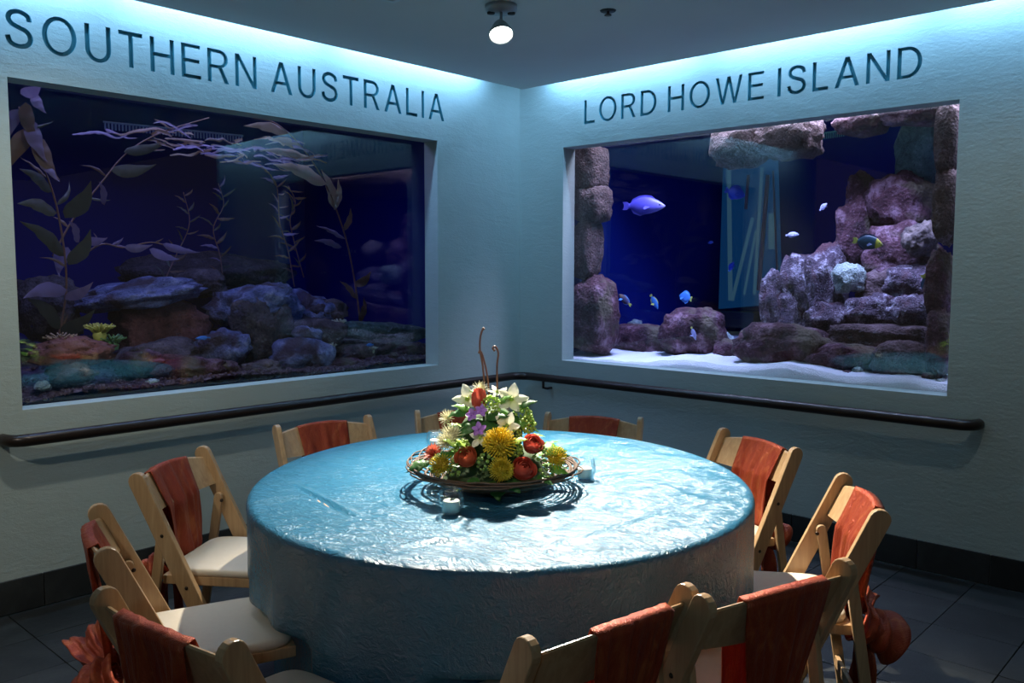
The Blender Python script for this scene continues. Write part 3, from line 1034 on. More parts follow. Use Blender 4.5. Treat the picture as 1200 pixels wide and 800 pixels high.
for i, (a, b, w, mt) in enumerate([((2.16,-0.3684,2.3333), (2.16,-0.4122,1.1943), .018, M_STREAK), ((2.05,-0.7208,2.2546), (2.05,-0.6821,1.2519), .012, M_STREAK), ((2.08,-0.6355,1.8655), (2.12,-0.4495,1.1963), .014, M_STREAK),
                                   ((2.03,-0.7828,2.1887), (2.05,-0.718,1.2866), .016, M_STREAK2), ((2.08,-0.6678,1.7626), (2.1,-0.5664,1.2484), .010, M_STREAK), ((2.1,-0.5789,2.209), (2.1,-0.5635,1.9376), .012, M_STREAK2),
                                   ((2.02,-0.8247,1.8885), (2.02,-0.8325,1.6097), .022, M_STREAK), ((2.02,-0.8296,2.2174), (2.02,-0.9007,1.2103), .008, M_STREAK2)]):
    V, F = tube([Vector(a) - vo, (Vector(a) + Vector(b)) / 2 - vo, Vector(b) - vo], w, 6)
    mesh_obj('streak', V, F, mt, vw)
o = box_obj('ledge', Vector((2.05,-0.4448,1.0437)) - vo + Vector((.1, 0, 0)), (.3, .52, .12), M_BLACK, vw)


# overflow combs just under the water line at the back of each tank
M_COMB = plain('pale_plastic', (0.42, 0.50, 0.62), 0.5)
M_COMBG = plain('green_plastic', (0.12, 0.42, 0.30), 0.5)
for (a, b, n, mt, lab) in (((-2.1185,1.5,2.3187), (-1.1788,1.5,2.34), 44, M_COMB, 'long pale overflow comb under the water line at the back of the kelp tank'),
                           ((1.9,-1.1187,2.4173), (1.9,-1.4306,2.4285), 20, M_COMBG, 'short green overflow comb at the top of the reef tank')):
    a, b = Vector(a), Vector(b)
    t = thing('overflow_comb', lab, 'grate', a)
    d = b - a
    V, F = tube([(0, 0, .022), d + Vector((0, 0, .022))], .006, 6)
    mesh_obj('bar', V, F, mt, t)
    parts = [tube([d * ((k + .5) / n) + Vector((0, 0, .022)), d * ((k + .5) / n) + Vector((0, 0, -.022))], d.length / n * .28, 4) for k in range(n)]
    V, F = join(*parts)
    mesh_obj('teeth', V, F, mt, t)['kind'] = 'stuff'


# ------------------------------------------------------------------ kelp
def leaf_mesh(name, length, width, mt, curl=0.3, bend=0.25, nw=4, n=11, wav=0.0, petal=False):
    def shape(u):
        if petal:
            return sin(pi * min(1, u * .97 + .015)) ** .8 * (1 - .25 * u)
        return 1.25 * sin(pi * u ** .72) ** .9 * (1 - u) ** .30
    pts = [(bend * .35 * length * sin(2.6 * i / (n - 1)), length * i / (n - 1), -bend * length * (i / (n - 1)) ** 2) for i in range(n)]
    wd = [width * shape(i / (n - 1)) + 0.0005 for i in range(n)]
    V, F = strip(pts, wd, (1, 0, 0), curl, nw)
    if wav:
        V = [v + Vector((0, 0, wav * width * sin(v.y / length * 19 + (1 if v.x > 0 else 0)))) for v in V]
    me = bpy.data.meshes.new(name)
    me.from_pydata([tuple(v) for v in V], [], F)
    me.materials.append(mt)
    me.polygons.foreach_set('use_smooth', [True] * len(me.polygons))
    return me


def place_leaf(name, me, p, d, up, parent, s=1.0):
    """leaf whose +y runs along d and whose +z faces up"""
    d = Vector(d).normalized()
    u = Vector(up)
    u = (u - d * u.dot(d))
    u = u.normalized() if u.length > 1e-5 else d.orthogonal().normalized()
    x = d.cross(u)
    mm = Matrix((x, d, u)).transposed()
    o = link(name, me, parent, p, mm.to_euler())
    o.scale = (s, s, s)
    return o


KLEAF = [mat_leafy('kelp_brown', (0.15, 0.075, 0.04), (0.28, 0.16, 0.085), 0.35, 12), mat_leafy('kelp_purple', (0.20, 0.13, 0.21), (0.36, 0.26, 0.38), 0.3, 12),
         mat_leafy('kelp_olive', (0.075, 0.08, 0.05), (0.15, 0.14, 0.08), 0.35, 12), mat_leafy('kelp_tan', (0.42, 0.29, 0.16), (0.58, 0.42, 0.26), 0.35, 12)]
KME = [[leaf_mesh('kelp_leaf', 0.30, 0.020 + 0.008 * (i % 2), mt, .35, .15 + .16 * i, wav=.28) for i in range(3)] for mt in KLEAF]
M_STIPE = plain('kelp_stipe', (0.26, 0.13, 0.09), 0.5, 0.3, 20)
random.seed(23)


def kelp(label, pts, leaves, rad=0.006, auto=0, size=.6, mats=(0, 2), group=None):
    P = smooth_path(pts, 26)
    t = thing('kelp', label, 'kelp', P[0], 0, group)
    o = P[0].copy()
    V, F = tube([p - o for p in P], [rad * (1.15 - 0.6 * i / 25) for i in range(26)], 6)
    mesh_obj('stem', V, F, M_STIPE, t, True)
    for k in range(auto):
        i = int(2 + 23 * (k + random.random() * .6) / auto)
        i = min(i, 24)
        d = (P[i + 1] - P[i - 1]).normalized()
        sd = (1 if k % 2 else -1)
        dr = Vector((sd * random.uniform(.5, 1), random.uniform(-.5, .2), random.uniform(-.2, .8))) + d * .35
        place_leaf('leaf', random.choice(KME[random.choice(mats)]), P[i] - o, dr, (random.uniform(-.4, .4), -1, random.uniform(.2, .8)), t, size * random.uniform(.65, 1.15))
    for (a, b, mi, w) in leaves:
        a, b = Vector(a), Vector(b)
        L_ = (b - a).length
        lf = place_leaf('leaf', KME[mi][0], a - o, b - a, (0.1, -1, .25), t, 1.0)
        lf.scale = (w / .028, L_ / .30, L_ / .30)
    return t


kelp('kelp strand with big curling purple-brown leaves at the left glass edge', [(-2.7901,0.6,0.7958), (-2.7395,0.62,1.0887), (-2.6948,0.6,1.3857), (-2.7454,0.55,1.7593), (-2.8571,0.48,2.027), (-2.9253,0.45,2.1905)], [
    ((-2.8956,0.45,2.2139), (-2.8467,0.4,2.0399), 0, .045), ((-2.9258,0.45,2.1789), (-2.9767,0.4,2.0144), 1, .04), ((-2.877,0.45,2.1389), (-2.8196,0.36,1.9572), 1, .05), ((-2.8508,0.45,2.064), (-2.7702,0.36,1.8831), 0, .055), ((-2.8389,0.45,1.9946), (-2.7854,0.34,1.8726), 1, .04),
    ((-2.8538,0.48,2.106), (-2.9765,0.42,1.8749), 0, .05), ((-2.7768,0.52,1.817), (-2.9257,0.42,1.8983), 2, .04), ((-2.7471,0.55,1.7181), (-2.9322,0.42,1.7426), 2, .045), ((-2.6978,0.6,1.5126), (-2.9091,0.48,1.6598), 2, .05), ((-2.6964,0.6,1.3433), (-2.9114,0.45,1.3095), 1, .05),
    ((-2.7062,0.6,1.301), (-2.6189,0.5,1.386), 1, .035), ((-2.7209,0.62,1.1517), (-2.8954,0.5,1.2999), 2, .05), ((-2.7298,0.62,1.1308), (-2.6159,0.5,1.2503), 2, .045), ((-2.6834,0.6,1.4704), (-2.6175,0.5,1.6385), 2, .05), ((-2.9157,0.45,2.2495), (-2.8504,0.4,2.3063), 1, .035),
    ((-2.8575,0.45,2.2581), (-2.8115,0.4,2.1804), 1, .035)], .006, 6, .5)
kelp('leaning kelp strand rising to the floating canopy in the upper left', [(-2.7112,0.72,1.5135), (-2.6098,0.72,1.6973), (-2.4623,0.72,1.8936), (-2.3227,0.7,2.0681), (-2.1519,0.66,2.1861), (-1.8986,0.62,2.2908)], [
    ((-2.6538,0.7,1.7075), (-2.5691,0.6,1.8907), 2, .06), ((-2.4155,0.7,1.962), (-2.2228,0.6,2.0243), 2, .045), ((-2.3453,0.7,2.0659), (-2.1581,0.6,2.1476), 2, .035), ((-2.449,0.72,1.784), (-2.4946,0.64,1.886), 1, .03)], .005, 5, .4, (0, 1, 2))
kelp('tall arching kelp strand with broad tan leaves in the middle of the tank', [(-0.8613,0.62,1.0034), (-0.8982,0.62,1.285), (-0.9758,0.6,1.588), (-1.1001,0.55,1.8236), (-1.2451,0.5,2.0191), (-1.4245,0.46,2.185), (-1.5941,0.44,2.2801), (-1.7346,0.44,2.2909)], [
    ((-1.209,0.5,1.9654), (-1.579,0.42,2.0445), 3, .06), ((-1.1201,0.54,1.8273), (-1.2339,0.48,2.0441), 3, .055), ((-1.1203,0.54,1.8168), (-1.1366,0.46,1.9887), 3, .045), ((-1.3182,0.48,2.0976), (-1.6773,0.4,2.1241), 3, .035), ((-1.4132,0.46,2.1664), (-1.6325,0.4,2.1761), 3, .035),
    ((-1.499,0.45,2.2346), (-1.7924,0.38,2.2351), 3, .04), ((-1.0227,0.57,1.6943), (-1.0195,0.5,1.8254), 0, .035), ((-1.0291,0.6,1.587), (-1.2656,0.5,1.6221), 1, .03), ((-1.0016,0.6,1.6417), (-1.2374,0.52,1.7167), 1, .02), ((-0.911,0.62,1.3408), (-0.8389,0.55,1.4351), 0, .04),
    ((-0.8737,0.62,1.0997), (-0.8832,0.55,1.2585), 0, .04), ((-0.8987,0.62,1.2571), (-1.0564,0.55,1.3706), 0, .03)], .006)
kelp('thin twisting kelp strand with narrow leaves left of the tall arching one', [(-1.2181,0.85,1.3361), (-1.2571,0.85,1.5595), (-1.3151,0.85,1.7354), (-1.3235,0.85,1.8949), (-1.3454,0.85,1.9994), (-1.4506,0.85,2.0954)], [], .004, 18, .36, (0, 1))
kelp('second thin kelp strand crossing behind the twisting one', [(-1.0794,0.95,1.3948), (-1.1402,0.95,1.6015), (-1.1751,0.95,1.7665), (-1.1337,0.95,1.8898), (-1.1828,0.95,1.9855)], [], .004, 14, .36, (0, 2))
kelp('short sparse kelp strand growing over the middle rock slab', [(-1.5738,1.1,1.3427), (-1.5917,1.1,1.5306), (-1.6328,1.1,1.6998), (-1.5592,1.1,1.8516), (-1.5902,1.1,1.982)], [], .004, 16, .36, (0, 1, 2))
kelp('thin kelp strand standing at the left behind the leaning one', [(-1.9251,1.2,1.346), (-1.8327,1.2,1.5287), (-1.7379,1.2,1.7309), (-1.7707,1.2,1.9233)], [], .004, 14, .36, (2, 0))
kelp('low drifting kelp frond spread along above the flat slab', [(-2.5636,0.75,1.5156), (-2.4532,0.75,1.5798), (-2.3374,0.75,1.5641), (-2.1774,0.75,1.5952), (-2.007,0.75,1.5416)], [
    ((-2.3374,0.75,1.5641), (-2.2192,0.68,1.5929), 1, .03), ((-2.2025,0.75,1.5573), (-2.0475,0.7,1.5214), 1, .035), ((-2.1294,0.75,1.5869), (-1.9246,0.7,1.5616), 1, .03), ((-2.636,0.72,1.5578), (-2.6942,0.62,1.4195), 1, .05), ((-2.585,0.72,1.585), (-2.6518,0.62,1.6748), 1, .035), ((-2.5431,0.74,1.5952), (-2.4706,0.66,1.6218), 1, .03)], .005, 4, .3, (1, 0))
# floating mat of fronds just under the surface
t = thing('kelp', 'tangled mat of lilac and tan kelp fronds floating under the surface', 'kelp', (-1.963,0.55,2.2194))
o0 = Vector(t.location)
for k in range(46):
    a = random.uniform(0, 1)
    x_ = o0.x + random.uniform(-.42, .55)
    pts = [Vector((x_, o0.y + random.uniform(-.2, .35), 2.17 + random.uniform(-.05, .03) - .10 * max(0, (x_ - o0.x)) - 0.0))]
    hd = random.uniform(-.8, .8) + (0 if random.random() < .5 else pi)
    for s in range(5):
        hd += random.uniform(-.8, .8)
        pts.append(pts[-1] + Vector((cos(hd) * .055, sin(hd) * .03, random.uniform(-.022, .018))))
    V, F = strip([p - o0 for p in smooth_path(pts, 14)], [random.uniform(.005, .011) * sin(pi * (i + .6) / 15) + .001 for i in range(14)], (0, .6, 1), .4, 2)
    mesh_obj('frond', V, F, KLEAF[random.choice((1, 1, 3, 0))], t, True)


# ------------------------------------------------------------------ anemones and soft corals of the left tank
def anemone(label, c, r, n, mt, h=1.0, spread=1.0):
    t = thing('anemone', label, 'anemone', c)
    V, F = lathe([(r * .5, -r * .5), (r * .62, 0), (r * .45, r * .25), (0, r * .3)], 12)
    mesh_obj('body', V, F, mt, t, True)
    parts = []
    for k in range(n):
        a = random.uniform(0, 2 * pi)
        q = sqrt(random.random())
        b = Vector((cos(a) * q * r * .6, sin(a) * q * r * .6, r * .2))
        d = Vector((cos(a) * q * spread, sin(a) * q * spread, .9)).normalized() * r * h * random.uniform(.6, 1)
        parts.append(tube([b, b + d * .55 + Vector((0, 0, .03 * r)), b + d + Vector((cos(a), sin(a), -.4)) * r * .15], [r * .075, r * .065, r * .08], 5))
    V, F = join(*parts)
    mesh_obj('tentacles', V, F, mt, t, True)


M_AYEL = plain('yellow_green_anemone', (0.55, 0.52, 0.10), 0.5, .3)
M_AGRN = plain('dark_green_anemone', (0.12, 0.25, 0.08), 0.5, .3)
M_ABRN = plain('tan_soft_coral', (0.40, 0.26, 0.14), 0.6, .3)
M_APALE = plain('cream_anemone', (0.62, 0.62, 0.40), 0.5, .2)
anemone('yellow-green anemone on the brown rock at the left of the kelp tank', (-2.6232,0.4,1.128), .055, 60, M_AYEL)
anemone('dark green anemone right of the yellow one', (-2.5717,0.38,1.0755), .05, 50, M_AGRN)
anemone('tan soft coral tuft on the brown crusted rock', (-2.8164,0.36,1.1003), .055, 46, M_ABRN, .9, 1.6)
anemone('tan soft coral tuft below the yellow anemone', (-2.7518,0.33,1.0736), .045, 40, M_ABRN, .8, 1.6)
anemone('cream anemone on top of the long pale ledge', (-1.0877,0.55,1.0959), .040, 40, M_APALE)
anemone('small cream anemone in front of the long pale ledge', (-1.2351,0.42,0.9726), .028, 30, M_APALE)
anemone('cream anemone low at the right by the gravel', (-0.9658,0.38,0.9358), .030, 30, M_APALE)


# ------------------------------------------------------------------ fish
def fish(label, c, length, hgt, heading, mats, pitch=0.0, thick=.42, fins=1.0, cat='fish', group=None):
    """nose along local +x; heading turns it about z, pitch raises the nose"""
    t = thing('fish', label, cat, c, 0, group)
    t.rotation_euler = Euler((0, -pitch, heading), 'XYZ')
    prof = [(0.50, .02, -.03), (.46, .10, -.03), (.40, .19, -.02), (.30, .31, 0), (.15, .43, .01), (0, .48, .01), (-.15, .43, .01), (-.27, .30, .01), (-.36, .17, 0), (-.42, .12, 0)]
    V, F = [], []
    n = 14
    for x_, h, zo in prof:
        for k in range(n):
            a = 2 * pi * k / n
            V.append(Vector((x_ * length, cos(a) * h * hgt * thick * (1.1 if x_ > .1 else .9), (sin(a) * h + zo) * hgt)))
    for i in range(len(prof) - 1):
        for k in range(n):
            k2 = (k + 1) % n
            F.append((i * n + k, i * n + k2, (i + 1) * n + k2, (i + 1) * n + k))
    F.append(tuple(range(n)))
    F.append(tuple((len(prof) - 1) * n + k for k in range(n))[::-1])
    mesh_obj('body', V, F, mats[0], t, True)

    def fin(nm, poly, mt, yo=0.0, tilt=0.0):
        w = 0.004 * length / .2
        vv = []
        for s in (-1, 1):
            for (a, b) in poly:
                vv.append((a * length, yo + s * w * .5 + tilt * abs(b), b * hgt))
        m_ = len(poly)
        ff = [tuple(range(m_))[::-1], tuple(range(m_, 2 * m_))]
        for i in range(m_):
            j = (i + 1) % m_
            ff.append((i, j, m_ + j, m_ + i))
        mesh_obj(nm, vv, ff, mt, t)
    fin('tail_fin', [(-.40, .10), (-.47, .22), (-.58, .36 * fins), (-.55, .12), (-.54, -.02), (-.55, -.14), (-.58, -.36 * fins), (-.47, -.22), (-.40, -.10)], mats[1])
    fin('dorsal_fin', [(.24, .37), (.14, .50 + .06 * fins), (0, .52 + .10 * fins), (-.16, .47 + .10 * fins), (-.32, .32 + .08 * fins), (-.36, .18), (-.15, .40), (.05, .46)], mats[2])
    fin('anal_fin', [(.02, -.44), (-.12, -.50 - .08 * fins), (-.28, -.36 - .08 * fins), (-.35, -.17), (-.18, -.36)], mats[2])
    for s in (-1, 1):
        fin('pectoral_fin', [(.20, -.08), (.06, -.02), (.04, -.16), (.10, -.24)], mats[2], s * hgt * .45 * thick, s * .15)
        V, F = lathe([(0, -.02 * length), (.018 * length, -.012 * length), (.024 * length, 0), (.018 * length, .012 * length), (0, .02 * length)], 8)
        V = [Vector((v.x + .38 * length, v.y * .6 + s * hgt * .20 * thick * 1.05, v.z + .05 * hgt)) for v in V]
        mesh_obj('eye', V, F, M_BLACK, t, True)
    return t


RFH = atan2(-1, 0)   # swimming to the right as seen from the room: towards -y
F_BLUE = mat_axis('violet_fish_skin', [(0, (.07, .06, .42)), (.5, (.10, .085, .50)), (.8, (.15, .13, .55)), (1, (.30, .26, .60))], 0, .4)
F_BFIN = plain('violet_fin', (0.08, 0.07, 0.45), .4)
F_STRP = mat_axis('navy_yellow_skin', [(0, (.75, .75, .10)), (.06, (.02, .05, .09)), (.72, (.03, .10, .16)), (.76, (.85, .78, .08)), (.9, (.80, .75, .10)), (1, (.3, .3, .2))], 0, .4, 0, 40, .02)
F_YEL = plain('yellow_fin', (0.75, 0.78, 0.15), .4)
F_NAVY = plain('navy_fin', (0.02, 0.05, 0.14), .4)
F_LIL = plain('pale_lilac_skin', (0.45, 0.45, 0.72), .4)
F_DBLUE = plain('dark_blue_skin', (0.03, 0.08, 0.45), .4)
F_CYAN = plain('bright_blue_skin', (0.10, 0.35, 0.80), .4)
F_BRN = mat_axis('brown_blue_skin', [(0, (.8, .7, .1)), (.12, (.10, .10, .25)), (.5, (.15, .12, .14)), (.85, (.40, .26, .15)), (1, (.5, .35, .2))], 0, .4)
fish('large violet-blue wrasse swimming right near the left of the reef tank', (0.62,-0.5918,1.883), .30, .125, RFH + .12, (F_BLUE, F_BFIN, F_BFIN), -.03, .45, .6)
fish('navy striped fish with a yellow face in front of the reef', (0.4,-2.1851,1.5976), .155, .082, RFH, (F_STRP, F_YEL, F_NAVY), -.16, .35, .5)
fish('navy fish with yellow face and tail diving by the right column', (0.34,-2.5169,1.3639), .125, .066, RFH, (F_STRP, F_YEL, F_NAVY), -1.15, .35, .5)
fish('small pale lilac fish swimming left of the striped fish', (0.75,-1.5918,1.6647), .085, .034, RFH, (F_LIL, F_LIL, F_LIL), .05, .4, .4)
fish('tiny pale lilac fish above and right of the other lilac fish', (0.85,-1.7373,1.835), .060, .030, RFH, (F_LIL, F_LIL, F_LIL), .75, .4, .3)
fish('dark blue round fish hovering in front of the far window', (1.2,-0.9548,1.9859), .135, .10, RFH + .5, (F_DBLUE, F_DBLUE, F_DBLUE), -.3, .35, .4)
fish('brown fish with yellow tail and blue back beside the thin post', (0.7,-0.3752,1.2366), .125, .055, RFH + pi, (F_BRN, F_YEL, F_CYAN), .65, .4, .4)
fish('blue and yellow fish nosing down right of the thin post', (0.95,-0.4619,1.214), .115, .05, RFH, (F_CYAN, F_YEL, F_YEL), -1.0, .35, .5)
fish('bright blue tang above the tall purple boulder', (1.0,-0.6867,1.2551), .10, .085, RFH + pi, (F_CYAN, F_YEL, F_CYAN), .25, .3, .5)
fish('small white fish pointing down in front of the tall purple boulder', (0.4,-1.1191,1.0478), .085, .030, RFH, (F_LIL, F_YEL, F_LIL), -1.15, .4, .4)
fish('tiny blue fish near the left pillar', (1.0,0.0083,1.5454), .055, .026, RFH + pi, (F_CYAN, F_CYAN, F_CYAN), 0, .4, .4)
fish('tiny blue fish in open water left of the far window', (1.4,-0.6532,1.6518), .045, .024, RFH, (F_DBLUE, F_DBLUE, F_DBLUE), .2, .4, .4)
fish('small blue fish low in front of the far window', (1.6,-0.7173,1.4751), .08, .04, RFH, (F_DBLUE, F_CYAN, F_DBLUE), 1.1, .4, .4)
fish('slim bright blue fish beside the central rocks of the kelp tank', (-2.0387,0.5,1.0721), .085, .022, pi, (F_CYAN, F_CYAN, F_CYAN), 0, .4, .4)
fish('small bright blue fish over the gravel at the right of the kelp tank', (-0.9699,0.4,0.9727), .06, .020, pi, (F_CYAN, F_CYAN, F_CYAN), 0, .4, .4)

# ------------------------------------------------------------------ table and cloth
TC = Vector((-2.318, -2.027, 0))
VD = Vector((cos(YAW), sin(YAW), 0))
VR = Vector((sin(YAW), -cos(YAW), 0))
RA, RB = 0.800, 0.885
ZT = 0.765
# chairs: back-top centre (x, y), outward bearing in degrees
CHAIRS = [
    (-2.149, -0.779, 80.0), (-1.512, -1.003, 57.5), (-1.217, -1.569, 24.0), (-1.198, -2.379, -24.0), (-1.752, -2.998, -55.6),
    (-2.622, -3.150, -106.5), (-3.012, -2.995, -99.5), (-3.630, -2.356, -173.7), (-3.471, -1.672, 160.5), (-2.978, -1.050, 124.9)]
K_ = 0.47
SEAT_F = 0.470


def table_r(a):
    return 1.0 / sqrt((cos(a) / RA) ** 2 + (sin(a) / RB) ** 2)


tb = thing('banquet_table', 'round banquet table hidden beneath the teal cloth', 'table', TC)
V, F = [], []
for z in (ZT - .004, ZT - .03):
    for k in range(72):
        a = 2 * pi * k / 72
        r = table_r(a) - .02
        p = VR * (cos(a) * r) + VD * (sin(a) * r)
        V.append((p.x, p.y, z))
F = [tuple(range(72)), tuple(range(72, 144))[::-1]] + [(k, 72 + k, 72 + (k + 1) % 72, (k + 1) % 72) for k in range(72)]
mesh_obj('tabletop', V, F, M_WOOD, tb)
for sx, sy in ((1, 1), (1, -1), (-1, 1), (-1, -1)):
    p = VR * (sx * .32) + VD * (sy * .36)
    V, F = tube([(p.x, p.y, ZT - .03), (p.x, p.y, 0.002)], .018, 10)
    mesh_obj('leg', V, F, M_BOLT, tb, True)

chair_fr = []
for cx, cy, ang in CHAIRS:
    n = Vector((cos(radians(ang)), sin(radians(ang)), 0))
    fwd_c = -n
    side_c = Vector((-fwd_c.y, fwd_c.x, 0))
    chair_fr.append((Vector((cx, cy, 0)), fwd_c, side_c))


def chair_push(p, z):
    """how far the hanging cloth is pushed inwards at p by chair seats and front feet"""
    best = 0.0
    for c, f, s in chair_fr:
        d = p - c
        y = d.dot(f)
        x = abs(d.dot(s))
        front = K_ * (0.785 - z) + .045
        if z < .50:
            front = max(front, SEAT_F + .02)
        pen = front - y
        if pen > 0 and x < .36:
            w = 1.0 if x < .255 else max(0, (.36 - x) / .105)
            w = w * w * (3 - 2 * w)
            best = max(best, pen * w)
    return best


CREASE = [((-2.791,-1.3996), (-2.9375,-2.0425), -.006, .010), ((-2.8099,-1.4509), (-2.9093,-2.0361), .008, .010), ((-2.979,-2.3361), (-2.8397,-2.4254), .013, .011), ((-2.7618,-2.5986), (-2.3185,-2.6321), .004, .010), ((-2.1129,-2.266), (-1.6776,-2.4593), .004, .012), ((-3.0479,-2.3854), (-2.9715,-2.5124), .004, .012)]
V, F = [], []
NA = 360
rings = []
for i in range(84):
    rings.append(('t', i / 83.0))
for i in range(1, 6):
    rings.append(('l', i / 5.0))
for i in range(1, 41):
    rings.append(('s', i / 40.0))
LIP = 0.020
for kind, u in rings:
    for k in range(NA):
        a = 2 * pi * k / NA
        ca, sa = cos(a), sin(a)
        R0 = table_r(a)
        if kind == 't':
            r = (R0 - LIP) * (0.02 + 0.98 * u)
            p = VR * (ca * r) + VD * (sa * r)
            wx, wy = p.x + TC.x, p.y + TC.y
            z = ZT + 0.0022 * noise.noise(Vector((wx * 9, wy * 5, 1))) + 0.0014 * noise.noise(Vector((wx * 22, wy * 12, 5)))
            # creases: a long fold line at the left and a raised pucker near the front
            for (a0, a1, hh, ww) in CREASE:
                ab = Vector(a1) - Vector(a0)
                tt = max(0, min(1, ((Vector((wx, wy)) - Vector(a0)).dot(ab)) / ab.length_squared))
                dd = (Vector((wx, wy)) - Vector(a0) - ab * tt).length
                z += hh * exp(-(dd / ww) ** 2) * sin(pi * min(1, tt * .9 + .05)) ** .5
        elif kind == 'l':
            b = u * pi / 2
            r = R0 - LIP + LIP * sin(b)
            z = ZT - LIP + LIP * cos(b)
        else:
            z = (ZT - LIP) * (1 - u) + 0.013 * u
            fold = 0.5 + 0.5 * sin(a * 17 + 2.5 * sin(a * 3 + 1) + 1.5 * noise.noise(Vector((ca * 2, sa * 2, 0))))
            amp = 0.044 * u ** 0.8
            r = R0 + 0.012 * u - amp * fold + 0.008 * u * noise.noise(Vector((ca * 6, sa * 6, u * 2)))
            p = TC + VR * (ca * r) + VD * (sa * r)
            for _ in range(3):
                pu = chair_push(p, z)
                if pu <= 0:
                    break
                r -= pu * 1.02
                p = TC + VR * (ca * r) + VD * (sa * r)
        p = VR * (ca * r) + VD * (sa * r)
        V.append((p.x, p.y, z))

# close the middle of the top
V.append((0, 0, ZT))
ci = len(V) - 1
F = [(k, (k + 1) % NA, ci) for k in range(NA)]
F = [f[::-1] for f in F]
for i in range(len(rings) - 1):
    for k in range(NA):
        k2 = (k + 1) % NA
        F.append((i * NA + k, (i + 1) * NA + k, (i + 1) * NA + k2, i * NA + k2))
F = [f[::-1] for f in F]
cl = mesh_obj('tablecloth', V, F, M_CLOTH, None, True, TC)
tag(cl, 'shiny crinkled teal satin tablecloth draped to the floor over the round table', 'tablecloth')

# ------------------------------------------------------------------ folding chairs
HW = 0.2165          # half the distance between the side rails


def rail_y(z):
    return K_ * (0.785 - z)


def plank_between(p0, p1, wid, thk, round_top=True, x=0.0, dirw=None):
    """flat rail in the y-z plane, wid across the slope, thk along x, with a rounded upper end"""
    p0, p1 = Vector(p0), Vector(p1)
    d = (p1 - p0).normalized()
    w = Vector((0, -d.z, d.y)) if dirw is None else dirw
    prof = []
    if round_top:
        for i in range(9):
            a = pi * i / 8
            prof.append(p0 + d * (wid / 2) + w * (cos(a) * wid / 2) - d * (sin(a) * wid / 2))
    else:
        prof += [p0 + w * wid / 2, p0 - w * wid / 2]
    prof += [p1 - w * wid / 2, p1 + w * wid / 2]
    bm = bmesh.new()
    a = [bm.verts.new((x - thk / 2, q.y, q.z)) for q in prof]
    b = [bm.verts.new((x + thk / 2, q.y, q.z)) for q in prof]
    f0 = bm.faces.new(a)
    f1 = bm.faces.new(b[::-1])
    n = len(prof)
    for i in range(n):
        bm.faces.new((a[i], b[i], b[(i + 1) % n], a[(i + 1) % n]))
    bmesh.ops.recalc_face_normals(bm, faces=bm.faces)
    es = [e for e in bm.edges if any(f.calc_center_median().x != 0 and len(f.verts) > 6 for f in e.link_faces)]
    bmesh.ops.bevel(bm, geom=es, offset=0.003, segments=2, affect='EDGES', profile=0.5)
    return bm


